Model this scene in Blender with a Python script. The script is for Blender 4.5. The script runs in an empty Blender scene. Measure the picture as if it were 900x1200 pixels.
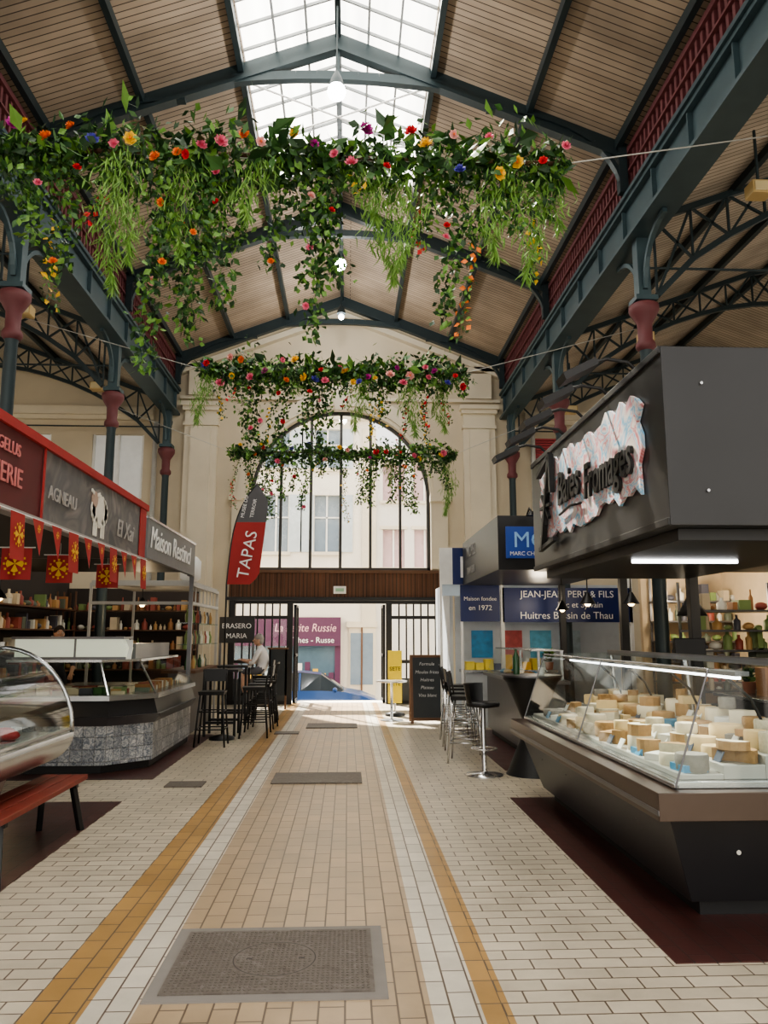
import bpy, math, random
from mathutils import Vector, Matrix
random.seed(7)
scene=bpy.context.scene
R=random.Random(11)
rad=math.radians

# ------------------------------------------------------------------ materials
_m={}
def mat(name,col,rough=.55,metal=0,var=.12,scale=6,emis=0,ecol=None,bump=0,spec=.5,coat=0):
    if name in _m: return _m[name]
    m=bpy.data.materials.new(name); m.use_nodes=True
    nt=m.node_tree; b=nt.nodes['Principled BSDF']
    b.inputs['Roughness'].default_value=rough; b.inputs['Metallic'].default_value=metal
    b.inputs['Specular IOR Level'].default_value=spec
    b.inputs['Coat Weight'].default_value=coat
    tc=nt.nodes.new('ShaderNodeTexCoord')
    n=nt.nodes.new('ShaderNodeTexNoise'); n.inputs['Scale'].default_value=scale; n.inputs['Detail'].default_value=4
    nt.links.new(tc.outputs['Object'],n.inputs['Vector'])
    mx=nt.nodes.new('ShaderNodeMix'); mx.data_type='RGBA'
    mx.inputs[6].default_value=(*[x*(1-var) for x in col],1); mx.inputs[7].default_value=(*[min(1,x*(1+var)) for x in col],1)
    nt.links.new(n.outputs['Fac'],mx.inputs[0]); nt.links.new(mx.outputs[2],b.inputs['Base Color'])
    if emis:
        b.inputs['Emission Color'].default_value=(*(ecol or col),1); b.inputs['Emission Strength'].default_value=emis
    if bump:
        bp=nt.nodes.new('ShaderNodeBump'); bp.inputs['Strength'].default_value=bump; bp.inputs['Distance'].default_value=.02
        nt.links.new(n.outputs['Fac'],bp.inputs['Height']); nt.links.new(bp.outputs[0],b.inputs['Normal'])
    _m[name]=m; return m

def glass(name,tint=(.9,.95,.93),refl=.03,cap=.22,const=None):
    if name in _m: return _m[name]
    m=bpy.data.materials.new(name); m.use_nodes=True; nt=m.node_tree
    for n in list(nt.nodes): nt.nodes.remove(n)
    o=nt.nodes.new('ShaderNodeOutputMaterial'); t=nt.nodes.new('ShaderNodeBsdfTransparent'); g=nt.nodes.new('ShaderNodeBsdfGlossy')
    t.inputs[0].default_value=(*tint,1); g.inputs['Roughness'].default_value=.04
    mx=nt.nodes.new('ShaderNodeMixShader')
    if const is None:
        fr=nt.nodes.new('ShaderNodeFresnel'); fr.inputs[0].default_value=1.45
        ma=nt.nodes.new('ShaderNodeMath'); ma.operation='MULTIPLY_ADD'; ma.inputs[1].default_value=.7; ma.inputs[2].default_value=refl
        mi=nt.nodes.new('ShaderNodeMath'); mi.operation='MINIMUM'; mi.inputs[1].default_value=cap
        nt.links.new(fr.outputs[0],ma.inputs[0]); nt.links.new(ma.outputs[0],mi.inputs[0]); nt.links.new(mi.outputs[0],mx.inputs[0])
    else: mx.inputs[0].default_value=const
    nt.links.new(t.outputs[0],mx.inputs[1]); nt.links.new(g.outputs[0],mx.inputs[2]); nt.links.new(mx.outputs[0],o.inputs[0])
    _m[name]=m; return m

def tile_mat(name,mode):
    m=bpy.data.materials.new(name); m.use_nodes=True; nt=m.node_tree; b=nt.nodes['Principled BSDF']
    L=nt.links.new; N=nt.nodes.new
    geo=N('ShaderNodeNewGeometry')
    def brick(rot,off=0):
        mp=N('ShaderNodeMapping'); mp.inputs['Rotation'].default_value=(0,0,rad(rot)); L(geo.outputs['Position'],mp.inputs['Vector'])
        br=N('ShaderNodeTexBrick'); br.inputs['Scale'].default_value=1
        br.inputs['Brick Width'].default_value=.23; br.inputs['Row Height'].default_value=.115
        br.inputs['Mortar Size'].default_value=.005; br.inputs['Mortar Smooth'].default_value=.25
        br.inputs['Color1'].default_value=(.80,.80,.80,1); br.inputs['Color2'].default_value=(1.0,1.0,1.0,1); br.inputs['Mortar'].default_value=(0,0,0,1)
        L(mp.outputs[0],br.inputs['Vector']); return br
    bA=brick(90)
    colr,fac=bA.outputs['Color'],bA.outputs['Fac']
    if mode=='floor':
        sx=N('ShaderNodeSeparateXYZ'); L(geo.outputs['Position'],sx.inputs[0])
        bB=brick(0)
        ad=N('ShaderNodeMath'); ad.inputs[1].default_value=.345; L(sx.outputs[0],ad.inputs[0])
        ab=N('ShaderNodeMath'); ab.operation='ABSOLUTE'; L(ad.outputs[0],ab.inputs[0])
        gt=N('ShaderNodeMath'); gt.operation='GREATER_THAN'; gt.inputs[1].default_value=1.035; L(ab.outputs[0],gt.inputs[0])
        mc=N('ShaderNodeMix'); mc.data_type='RGBA'; L(gt.outputs[0],mc.inputs[0]); L(bA.outputs['Color'],mc.inputs[6]); L(bB.outputs['Color'],mc.inputs[7])
        mf=N('ShaderNodeMix'); L(gt.outputs[0],mf.inputs[0]); L(bA.outputs['Fac'],mf.inputs[2]); L(bB.outputs['Fac'],mf.inputs[3])
        colr,fac=mc.outputs[2],mf.outputs[0]
        mr=N('ShaderNodeMapRange'); mr.inputs['From Min'].default_value=-4; mr.inputs['From Max'].default_value=4
        L(sx.outputs[0],mr.inputs[0])
        cr=N('ShaderNodeValToRGB'); cr.color_ramp.interpolation='CONSTANT'
        cream=(.67,.59,.46,1); white=(.73,.67,.56,1); och=(.50,.30,.11,1); tan=(.50,.37,.235,1)
        w=.115
        stops=[(-4,cream),(-12*w,och),(-10*w,white),(-8*w,tan),(3*w,white),(5*w,och),(6*w,cream)]
        e=cr.color_ramp.elements
        e[0].position=0; e[0].color=cream; e[1].position=.999; e[1].color=cream
        for x,c in stops[1:]:
            k=e.new((x+4)/8); k.color=c
        L(mr.outputs[0],cr.inputs[0]); base=cr.outputs[0]
    else:
        rgb=N('ShaderNodeRGB'); rgb.outputs[0].default_value=(.085,.03,.026,1); base=rgb.outputs[0]
    mul=N('ShaderNodeMix'); mul.data_type='RGBA'; mul.blend_type='MULTIPLY'; mul.inputs[0].default_value=.8
    L(base,mul.inputs[6]); L(colr,mul.inputs[7])
    nz=N('ShaderNodeTexNoise'); nz.inputs['Scale'].default_value=1.3; nz.inputs['Detail'].default_value=6; nz.inputs['Roughness'].default_value=.65
    L(geo.outputs['Position'],nz.inputs['Vector'])
    mr2=N('ShaderNodeMapRange'); mr2.inputs['From Min'].default_value=.3; mr2.inputs['From Max'].default_value=.7; mr2.inputs['To Min'].default_value=.72; mr2.inputs['To Max'].default_value=1.05
    L(nz.outputs['Fac'],mr2.inputs[0])
    mu2=N('ShaderNodeMix'); mu2.data_type='RGBA'; mu2.blend_type='MULTIPLY'; mu2.inputs[0].default_value=1
    L(mul.outputs[2],mu2.inputs[6]); L(mr2.outputs[0],mu2.inputs[7])
    mo=N('ShaderNodeMix'); mo.data_type='RGBA'; mo.inputs[7].default_value=(.13,.095,.07,1) if mode=='floor' else (.035,.025,.022,1)
    L(fac,mo.inputs[0]); L(mu2.outputs[2],mo.inputs[6]); L(mo.outputs[2],b.inputs['Base Color'])
    r=N('ShaderNodeMapRange'); r.inputs['To Min'].default_value=.20; r.inputs['To Max'].default_value=.46
    L(nz.outputs['Fac'],r.inputs[0]); L(r.outputs[0],b.inputs['Roughness'])
    bp=N('ShaderNodeBump'); bp.invert=True; bp.inputs['Strength'].default_value=.35; bp.inputs['Distance'].default_value=.004
    L(fac,bp.inputs['Height']); L(bp.outputs[0],b.inputs['Normal'])
    return m

def plank_mat(name,c1,c2,w=.11,axis='Y',gap=(.03,.025,.02),ms=.009):
    m=bpy.data.materials.new(name); m.use_nodes=True; nt=m.node_tree; b=nt.nodes['Principled BSDF']; L=nt.links.new; N=nt.nodes.new
    geo=N('ShaderNodeNewGeometry'); mp=N('ShaderNodeMapping')
    if axis=='X': mp.inputs['Rotation'].default_value=(0,0,rad(90))
    L(geo.outputs['Position'],mp.inputs['Vector'])
    br=N('ShaderNodeTexBrick'); br.inputs['Scale'].default_value=1; br.inputs['Brick Width'].default_value=30; br.inputs['Row Height'].default_value=w
    br.inputs['Mortar Size'].default_value=ms; br.inputs['Mortar Smooth'].default_value=.4
    br.inputs['Color1'].default_value=(*c1,1); br.inputs['Color2'].default_value=(*c2,1); br.inputs['Mortar'].default_value=(*gap,1)
    L(mp.outputs[0],br.inputs['Vector'])
    nz=N('ShaderNodeTexNoise'); nz.inputs['Scale'].default_value=.9; nz.inputs['Detail'].default_value=5; L(geo.outputs['Position'],nz.inputs['Vector'])
    mr=N('ShaderNodeMapRange'); mr.inputs['From Min'].default_value=.3; mr.inputs['From Max'].default_value=.7; mr.inputs['To Min'].default_value=.64; mr.inputs['To Max'].default_value=1.12
    L(nz.outputs['Fac'],mr.inputs[0])
    mu=N('ShaderNodeMix'); mu.data_type='RGBA'; mu.blend_type='MULTIPLY'; mu.inputs[0].default_value=1
    L(br.outputs['Color'],mu.inputs[6]); L(mr.outputs[0],mu.inputs[7]); L(mu.outputs[2],b.inputs['Base Color'])
    b.inputs['Roughness'].default_value=.8
    _m[name]=m; return m

def patch_mat(name,cols,scale,rough=.6,dist=1.2,grid=None):
    m=bpy.data.materials.new(name); m.use_nodes=True; nt=m.node_tree; b=nt.nodes['Principled BSDF']; L=nt.links.new; N=nt.nodes.new
    tc=N('ShaderNodeTexCoord'); nz=N('ShaderNodeTexNoise'); nz.inputs['Scale'].default_value=scale; nz.inputs['Detail'].default_value=3; nz.inputs['Distortion'].default_value=dist
    L(tc.outputs['Object'],nz.inputs['Vector']); cr=N('ShaderNodeValToRGB'); e=cr.color_ramp.elements
    n=len(cols)
    e[0].position=.34; e[0].color=(*cols[0],1); e[1].position=.66; e[1].color=(*cols[-1],1)
    for i in range(1,n-1):
        k=e.new(.34+.32*i/(n-1)); k.color=(*cols[i],1)
    L(nz.outputs['Fac'],cr.inputs[0]); out=cr.outputs[0]
    if grid:   # glazed tile grid: combine x+y so both faces show joints, z rows
        sp=N('ShaderNodeSeparateXYZ'); L(tc.outputs['Object'],sp.inputs[0])
        ad=N('ShaderNodeMath'); ad.operation='ADD'; L(sp.outputs[0],ad.inputs[0]); L(sp.outputs[1],ad.inputs[1])
        co=N('ShaderNodeCombineXYZ'); L(ad.outputs[0],co.inputs[0]); L(sp.outputs[2],co.inputs[1])
        br=N('ShaderNodeTexBrick'); br.offset=0; br.inputs['Scale'].default_value=1; br.inputs['Brick Width'].default_value=grid; br.inputs['Row Height'].default_value=grid; br.inputs['Mortar Size'].default_value=.006
        br.inputs['Color1'].default_value=(1,1,1,1); br.inputs['Color2'].default_value=(.35,.38,.42,1); br.inputs['Mortar'].default_value=(.25,.25,.25,1)
        L(co.outputs[0],br.inputs['Vector'])
        mu=N('ShaderNodeMix'); mu.data_type='RGBA'; mu.blend_type='MULTIPLY'; mu.inputs[0].default_value=.8; L(out,mu.inputs[6]); L(br.outputs['Color'],mu.inputs[7]); out=mu.outputs[2]
    L(out,b.inputs['Base Color']); b.inputs['Roughness'].default_value=rough
    _m[name]=m; return m

IRON=mat('iron_bluegreen',(.028,.045,.052),.45,.2)
GIRD=mat('girder_paint',(.055,.09,.105),.45,.2,.25,3)
BURG=mat('burgundy_paint',(.14,.042,.048),.6)
BLACK=mat('black_matte',(.012,.012,.013),.45)
BLK2=mat('black_panel',(.020,.020,.022),.34,.0,.2,3)
STEEL=mat('stainless',(.55,.56,.57),.25,.9,.08)
DSTEEL=mat('dark_steel',(.16,.16,.17),.32,.7)
WHITE=mat('white_paint',(.78,.78,.76),.5)
CREAM=mat('cream_stucco',(.58,.51,.39),.8,0,.14,1.2,bump=.2)
CREAM2=mat('cream_moulding',(.66,.60,.48),.7,0,.10,2)
RED=mat('red_fabric',(.36,.03,.03),.7)
YEL=mat('yellow_mat',(.75,.45,.04),.6)
GLASS=glass('clear_glass'); WGL=glass('window_glass',(.97,.98,1),const=.05)
LAMP=mat('lamp_glow',(1,.98,.92),emis=40,ecol=(1,.98,.94))
TUBE=mat('tube_glow',(1,.98,.95),emis=6,ecol=(.97,.98,1))
BLUE=mat('blue_sign',(.008,.022,.12),.4)
WOOD=mat('wood_brown',(.13,.065,.035),.6,0,.3,5)
TXTW=mat('white_lettering',(.85,.85,.85),.5)

# ------------------------------------------------------------------ mesh builder
class M:
    def __init__(s): s.v=[];s.f=[];s.mi=[];s.sm=[];s.mats=[]
    def k(s,m):
        if m not in s.mats: s.mats.append(m)
        return s.mats.index(m)
    def add(s,vs,fs,m,smooth=False):
        o=len(s.v); s.v+= [tuple(p) for p in vs]; i=s.k(m)
        for f in fs: s.f.append(tuple(o+a for a in f)); s.mi.append(i); s.sm.append(smooth)
    def box(s,x0,x1,y0,y1,z0,z1,m,rot=0,piv=None):
        vs=[(x0,y0,z0),(x1,y0,z0),(x1,y1,z0),(x0,y1,z0),(x0,y0,z1),(x1,y0,z1),(x1,y1,z1),(x0,y1,z1)]
        if rot:
            c=piv or ((x0+x1)/2,(y0+y1)/2); ca,sa=math.cos(rot),math.sin(rot)
            vs=[(c[0]+(x-c[0])*ca-(y-c[1])*sa,c[1]+(x-c[0])*sa+(y-c[1])*ca,z) for x,y,z in vs]
        s.add(vs,[(0,3,2,1),(4,5,6,7),(0,1,5,4),(1,2,6,5),(2,3,7,6),(3,0,4,7)],m)
    def hexa(s,bot,top,m):
        s.add(list(bot)+list(top),[(3,2,1,0),(4,5,6,7),(0,1,5,4),(1,2,6,5),(2,3,7,6),(3,0,4,7)],m)
    def beam(s,p,q,w,h,m,up=(0,0,1)):
        p=Vector(p);q=Vector(q);d=(q-p).normalized();u=Vector(up)
        if abs(d.dot(u))>.98:u=Vector((0,1,0))
        a=d.cross(u).normalized()*w/2;b=a.cross(d).normalized()*h/2
        s.hexa([p-a-b,p+a-b,q+a-b,q-a-b],[p-a+b,p+a+b,q+a+b,q-a+b],m)
    def cyl(s,p,q,r0,m,r1=None,n=12,caps=True):
        if r1 is None:r1=r0
        p=Vector(p);q=Vector(q);d=(q-p).normalized();u=Vector((0,0,1)) if abs(d.z)<.95 else Vector((1,0,0))
        a=d.cross(u).normalized();b=d.cross(a)
        A=[];B=[]
        for i in range(n):
            t=2*math.pi*i/n;e=a*math.cos(t)+b*math.sin(t);A.append(p+e*r0);B.append(q+e*r1)
        s.add(A+B,[(i,(i+1)%n,n+(i+1)%n,n+i) for i in range(n)],m,True)
        if caps: s.add(A+B,[tuple(range(n))[::-1],tuple(range(n,2*n))],m)
    def tube(s,pts,r,m,n=8):
        pts=[Vector(p) for p in pts];rings=[]
        for i,p in enumerate(pts):
            d=(pts[min(i+1,len(pts)-1)]-pts[max(i-1,0)]).normalized()
            u=Vector((0,0,1)) if abs(d.z)<.95 else Vector((1,0,0))
            if rings: u=pu-d*pu.dot(d) if (pu-d*pu.dot(d)).length>.01 else u
            a=d.cross(u).normalized();b=d.cross(a);pu=-b
            rings+= [p+(a*math.cos(2*math.pi*j/n)+b*math.sin(2*math.pi*j/n))*r for j in range(n)]
        fs=[]
        for i in range(len(pts)-1):
            for j in range(n): fs.append((i*n+j,i*n+(j+1)%n,(i+1)*n+(j+1)%n,(i+1)*n+j))
        fs+=[tuple(range(n))[::-1],tuple(range((len(pts)-1)*n,len(pts)*n))]
        s.add(rings,fs,m,True)
    def lathe(s,prof,c,m,n=20,caps=True):
        vs=[];fs=[]
        for r,z in prof:
            for j in range(n):
                t=2*math.pi*j/n; vs.append((c[0]+r*math.cos(t),c[1]+r*math.sin(t),c[2]+z))
        for i in range(len(prof)-1):
            for j in range(n): fs.append((i*n+j,i*n+(j+1)%n,(i+1)*n+(j+1)%n,(i+1)*n+j))
        s.add(vs,fs,m,True)
        if caps: s.add(vs,[tuple(range(n))[::-1],tuple(range((len(prof)-1)*n,len(prof)*n))],m)
    def ball(s,c,r,m,sc=(1,1,1),n=12,k=8,zmin=-1):
        vs=[];fs=[]
        for i in range(k+1):
            ph=math.pi*i/k
            zz=max(math.cos(ph),zmin)
            for j in range(n):
                t=2*math.pi*j/n; vs.append((c[0]+r*sc[0]*math.sin(ph)*math.cos(t),c[1]+r*sc[1]*math.sin(ph)*math.sin(t),c[2]+r*sc[2]*zz))
        for i in range(k):
            for j in range(n): fs.append((i*n+j,(i+1)*n+j,(i+1)*n+(j+1)%n,i*n+(j+1)%n))
        s.add(vs,fs,m,True)
    def prismY(s,poly,y0,y1,m,smooth=False):
        n=len(poly);vs=[(x,y0,z) for x,z in poly]+[(x,y1,z) for x,z in poly]
        s.add(vs,[(i,(i+1)%n,n+(i+1)%n,n+i) for i in range(n)],m,smooth)
        s.add(vs,[tuple(range(n))[::-1],tuple(range(n,2*n))],m)
    def obj(s,name,bevel=0,parent=None,loc=None):
        me=bpy.data.meshes.new(name); me.from_pydata(s.v,[],s.f)
        for m in s.mats: me.materials.append(m)
        me.polygons.foreach_set('material_index',s.mi); me.polygons.foreach_set('use_smooth',s.sm); me.update()
        o=bpy.data.objects.new(name,me); scene.collection.objects.link(o)
        if bevel:
            b=o.modifiers.new('bevel','BEVEL'); b.width=bevel; b.segments=2; b.limit_method='ANGLE'; b.angle_limit=rad(50)
        if parent: o.parent=parent
        if loc: o.location=loc
        return o

FACE={'-Y':(rad(90),0,0),'-X':(rad(90),0,rad(-90)),'+X':(rad(90),0,rad(90))}
def text(parent,s,loc,size,face,m,name='lettering',ext=.004,align='LEFT',shear=0,sx=1,bold=0):
    c=bpy.data.curves.new(name,'FONT'); c.body=s; c.size=size; c.extrude=ext; c.align_x=align; c.shear=shear; c.resolution_u=3; c.offset=bold
    c.materials.append(m); o=bpy.data.objects.new(name,c); scene.collection.objects.link(o)
    o.location=loc; o.rotation_euler=FACE[face]; o.scale=(sx,1,1)
    if parent: o.parent=parent
    return o

C=-.2; YW=18.8; Y0=-3.0
RZ=10.05; SL=.39
def rz(off): return RZ-SL*abs(off)

# ------------------------------------------------------------------ shell
b=M(); b.box(-14,14,Y0,YW+.5,-.3,0,tile_mat('tile_floor','floor')); b.obj('floor')
PAD=tile_mat('tile_pad','pad')
b=M(); b.box(1.63,6,4.05,8.0,0.0,.006,PAD); b.box(-7,-2.19,1.5,8.0,0,.006,PAD); b.box(-7,-2.19,9.2,13.2,0,.006,PAD); b.box(1.9,6,9.6,13.6,0,.006,PAD); b.obj('floor_burgundy_tiles')

ROOF=plank_mat('roof_planks',(.46,.37,.285),(.37,.295,.225),.10,'Y',(.07,.052,.04))
ROOFS=plank_mat('roof_planks_side',(.52,.45,.37),(.43,.37,.30),.10,'Y',(.09,.075,.06))
b=M(); SK=1.3; YS=12.9
for sg in (-1,1):
    def slab(o0,o1,y0,y1,m=ROOF):
        b.hexa([(C+sg*o0,y0,rz(o0)),(C+sg*o1,y0,rz(o1)),(C+sg*o1,y1,rz(o1)),(C+sg*o0,y1,rz(o0))],
               [(C+sg*o0,y0,rz(o0)+.08),(C+sg*o1,y0,rz(o1)+.08),(C+sg*o1,y1,rz(o1)+.08),(C+sg*o0,y1,rz(o0)+.08)],m)
    slab(SK,4.5,Y0,YS); slab(0,4.5,YS,YW)
    def sl2(o0,zz0,o1,zz1):
        b.hexa([(C+sg*o0,Y0,zz0),(C+sg*o1,Y0,zz1),(C+sg*o1,YW,zz1),(C+sg*o0,YW,zz0)],
               [(C+sg*o0,Y0,zz0+.08),(C+sg*o1,Y0,zz1+.08),(C+sg*o1,YW,zz1+.08),(C+sg*o0,YW,zz0+.08)],ROOFS)
    sl2(4.42,7.45,8.6,9.0); sl2(8.6,9.0,13.2,7.3)
b.obj('ceiling')

skm=bpy.data.materials.new('skylight_glass'); skm.use_nodes=True; nt=skm.node_tree
for n in list(nt.nodes): nt.nodes.remove(n)
o=nt.nodes.new('ShaderNodeOutputMaterial'); t=nt.nodes.new('ShaderNodeBsdfTransparent'); d=nt.nodes.new('ShaderNodeBsdfTranslucent'); mx=nt.nodes.new('ShaderNodeMixShader'); wv=nt.nodes.new('ShaderNodeTexNoise'); wv.inputs['Scale'].default_value=4
d.inputs[0].default_value=(.98,.98,.95,1); t.inputs[0].default_value=(.98,.98,.96,1)
nt.links.new(wv.outputs['Fac'],mx.inputs[0]); nt.links.new(t.outputs[0],mx.inputs[1]); nt.links.new(d.outputs[0],mx.inputs[2]); nt.links.new(mx.outputs[0],o.inputs[0])
b=M(); SKF=mat('skylight_bar',(.30,.32,.33),.5)
for sg in (-1,1):
    b.add([(C,Y0,RZ+.06),(C+sg*SK,Y0,rz(SK)+.06),(C+sg*SK,YS,rz(SK)+.06),(C,YS,RZ+.06)],[(0,1,2,3)],skm)
    y=Y0
    while y<YS:
        b.beam((C,y,RZ+.03),(C+sg*SK,y,rz(SK)+.03),.025,.04,SKF); y+=.42
    for o_ in (.43,.86): b.beam((C+sg*o_,Y0,rz(o_)+.03),(C+sg*o_,YS,rz(o_)+.03),.03,.04,SKF)
b.beam((C,Y0,RZ),(C,YS,RZ),.08,.12,IRON)
b.obj('window_skylight')

b=M()
for sg in (-1,1):
    for o_ in (SK+.05,2.7,3.95): b.beam((C+sg*o_,Y0,rz(o_)-.07),(C+sg*o_,YW,rz(o_)-.07),.08,.14,IRON)
    for o_,z in ((5.6,7.88),(7.0,8.38),(8.6,8.95),(10.4,8.3),(12,7.7)): b.beam((C+sg*o_,Y0,z-.05),(C+sg*o_,YW,z-.05),.08,.14,IRON)
b.beam((C,YS,RZ-.07),(C,YW,RZ-.07),.08,.14,IRON)
b.obj('trim_roof_purlins')

YC=[1.2,5.5,9.8,14.1,18.4]
for yy in YC:
    b=M()
    for sg in (-1,1):
        P=lambda o,z:(C+sg*o,yy,z)
        b.beam(P(0.0,rz(0)-.26),P(4.05,rz(4.05)-.26),.14,.05,IRON); b.beam(P(0,rz(0)-.12),P(4.05,rz(4.05)-.12),.03,.24,IRON)
        pts=[]
        for i in range(13):
            a=i/12*math.pi/2; pts.append(P(4.0-1.9*(1-math.cos(a)),7.72+ (rz(2.1)-.3-7.72)*math.sin(a)))
        for i in range(12): b.beam(pts[i],pts[i+1],.10,.06,IRON)
        for i in (3,6,9):
            q=pts[i]; off=abs(q[0]-C); b.beam(q,(q[0],yy,rz(off)-.2),.04,.04,IRON)
        b.beam(P(4.0,7.7),P(4.0,rz(4)-.1),.12,.12,IRON)
    for i in range(10):
        x0=-1.45+2.9*i/10; x1=-1.45+2.9*(i+1)/10
        f=lambda x: rz(1.45)-.22+.10*(1-(x/1.45)**2)
        b.beam((C+x0,yy,f(x0)),(C+x1,yy,f(x1)),.1,.13,IRON)
    b.beam((C,yy,RZ-.1),(C,yy,RZ-.65),.06,.06,IRON)
    b.obj('roof_truss')
b=M()
for yy in YC[:3]:
    b.cyl((C-1.3,yy+.2,9.4),(C+1.3,yy+1.6,9.4),.014,WHITE,n=6); b.cyl((C+1.3,yy+.2,9.4),(C-1.3,yy+1.6,9.4),.014,WHITE,n=6)
    b.cyl((C-1.3,yy+1.6,9.42),(C+1.3,yy+1.6,9.42),.014,WHITE,n=6)
b.obj('skylight_tie_rods')

for sg,nm in ((-1,'west'),(1,'east')):
    b=M(); X=lambda o:C+sg*o
    def bx(o0,o1,y0,y1,z0,z1,m): 
        a,c=sorted((X(o0),X(o1))); b.box(a,c,y0,y1,z0,z1,m)
    bx(4.0,4.4,Y0,YW,7.0,7.05,GIRD); bx(4.0,4.4,Y0,YW,7.62,7.68,GIRD); bx(4.12,4.17,Y0,YW,7.05,7.62,GIRD); bx(4.25,4.30,Y0,YW,7.05,7.62,GIRD)
    bx(4.04,4.12,Y0,YW,7.05,7.11,GIRD); bx(4.04,4.12,Y0,YW,7.56,7.62,GIRD)
    y=Y0+.2
    while y<YW:
        bx(4.06,4.14,y,y+.03,7.1,7.57,GIRD); y+=1.07
    b.obj('girder_'+nm)
    b=M()
    bx(4.06,4.2,Y0,YW,7.68,7.74,BURG); bx(4.06,4.2,Y0,YW,8.28,8.36,BURG); bx(4.2,4.24,Y0,YW,7.68,8.5,mat('louvre_back',(.10,.03,.035),.7))
    y=Y0
    while y<YW-.05:
        bx(4.10,4.16,y,y+.055,7.74,8.28,BURG); y+=.14
    bx(4.06,4.2,Y0,YW,8.0,8.03,BURG)
    b.obj('trim_louvre_'+nm)

for sg in (-1,1):
    for yy in YC:
        x=C+sg*4.2
        b=M(); c=(x,yy,0)
        b.lathe([(.17,0),(.17,.3),(.11,.4),(.095,.5),(.08,5.35),(.09,5.4)],c,IRON,16)
        b.lathe([(.09,5.4),(.13,5.44),(.13,5.5),(.095,5.56),(.10,5.78),(.17,5.90),(.20,5.96),(.20,6.04),(.13,6.08)],c,BURG,16)
        b.box(x-.085,x+.085,yy-.085,yy+.085,6.06,7.0,GIRD)
        b.box(x-.15,x+.15,yy-.15,yy+.15,6.08,6.15,GIRD)
        for s2 in (-1,1):
            pts=[(x,yy+s2*(.1+.75*(1-math.cos(a))),6.25+.72*math.sin(a)) for a in [i/8*math.pi/2 for i in range(9)]]
            for i in range(8): b.beam(pts[i],pts[i+1],.06,.06,GIRD)
        b.obj('iron_column')
        b=M(); top=[];bot=[]
        n=16
        for i in range(n+1):
            o_=4.4+8.6*i/n
            zt=(7.45+(o_-4.42)*.371 if o_<8.6 else 9.0-(o_-8.6)*.37)-.12
            u=(o_-4.4)/8.6
            zb=6.2+1.9*math.sin(math.pi*min(1,max(0,u)))**.75
            zb=min(zb,zt-.18)
            top.append((C+sg*o_,yy,zt)); bot.append((C+sg*o_,yy,zb))
        for i in range(n):
            b.beam(top[i],top[i+1],.08,.09,IRON); b.beam(bot[i],bot[i+1],.08,.08,IRON)
            b.beam(top[i],bot[i+1],.03,.035,IRON); b.beam(bot[i],top[i+1],.03,.035,IRON)
            b.beam(top[i],bot[i],.03,.03,IRON)
        b.cyl((C+sg*4.3,yy,6.6),(C+sg*13,yy,6.6),.018,IRON,n=6)
        b.obj('aisle_lattice_truss')

# ------------------------------------------------------------------ end wall with arched window
def arch_pts(r,zs,n=28): return [(C+r*math.cos(math.pi*(1-i/n)),zs+r*math.sin(math.pi*(1-i/n))) for i in range(n+1)]
RA=2.22; ZS=4.98
b=M()
top=lambda x: rz(x-C)+.05
def wallstrip(b,xs,lo,hi,y0,y1,m):
    n=len(xs)
    for i in range(n-1):
        x0,x1=xs[i],xs[i+1]
        b.hexa([(x0,y0,lo(x0)),(x1,y0,lo(x1)),(x1,y1,lo(x1)),(x0,y1,lo(x0))],[(x0,y0,hi(x0)),(x1,y0,hi(x1)),(x1,y1,hi(x1)),(x0,y1,hi(x0))],m)
xs=[p[0] for p in arch_pts(RA,ZS,36)]
wallstrip(b,xs,lambda x: ZS+math.sqrt(max(0,RA*RA-(x-C)**2)),top,YW,YW+.45,CREAM)
for sg in (-1,1):
    a,c=sorted((C+sg*RA,C+sg*2.65)); wallstrip(b,[a,c],lambda x:3.17,top,YW,YW+.45,CREAM)
    a,c=sorted((C+sg*2.65,C+sg*4.6)); wallstrip(b,[a,c],lambda x:0,top,YW,YW+.45,CREAM)
b.obj('wall_north')
b=M()
for (r0,r1,yo) in ((RA,RA+.42,.10),(RA+.08,RA+.3,.16)):
    A=arch_pts(r0,ZS,40);B=arch_pts(r1,ZS,40)
    for i in range(40):
        b.hexa([(A[i][0],YW-yo,A[i][1]),(A[i+1][0],YW-yo,A[i+1][1]),(A[i+1][0],YW,A[i+1][1]),(A[i][0],YW,A[i][1])],
               [(B[i][0],YW-yo,B[i][1]),(B[i+1][0],YW-yo,B[i+1][1]),(B[i+1][0],YW,B[i+1][1]),(B[i][0],YW,B[i][1])],CREAM2)
b.hexa([(C-.16,YW-.24,ZS+RA-.05),(C+.16,YW-.24,ZS+RA-.05),(C+.16,YW,ZS+RA-.05),(C-.16,YW,ZS+RA-.05)],[(C-.24,YW-.24,ZS+RA+.55),(C+.24,YW-.24,ZS+RA+.55),(C+.24,YW,ZS+RA+.55),(C-.24,YW,ZS+RA+.55)],CREAM2)
for sg in (-1,1):
    def bx(o0,o1,d,z0,z1,m=CREAM2):
        a,c=sorted((C+sg*o0,C+sg*o1)); b.box(a,c,YW-d,YW,z0,z1,m)
    bx(RA,RA+.42,.1,3.2,ZS-.1); bx(RA-.02,RA+.5,.18,ZS-.12,ZS+.04)
    bx(3.05,3.85,.14,.0,7.1); bx(3.2,3.7,.19,.9,6.7); bx(3.0,3.9,.22,7.1,7.2); bx(2.96,3.94,.28,7.2,7.3); bx(3.02,3.88,.2,6.72,6.8); bx(3.0,3.9,.22,0,.8)
    bx(3.12,3.78,.17,7.5,8.15)
b.box(C-4.0,C+4.0,YW-.1,YW,7.42,7.5,CREAM2); b.box(C-4.0,C+4.0,YW-.2,YW,8.2,8.32,CREAM2)
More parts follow.
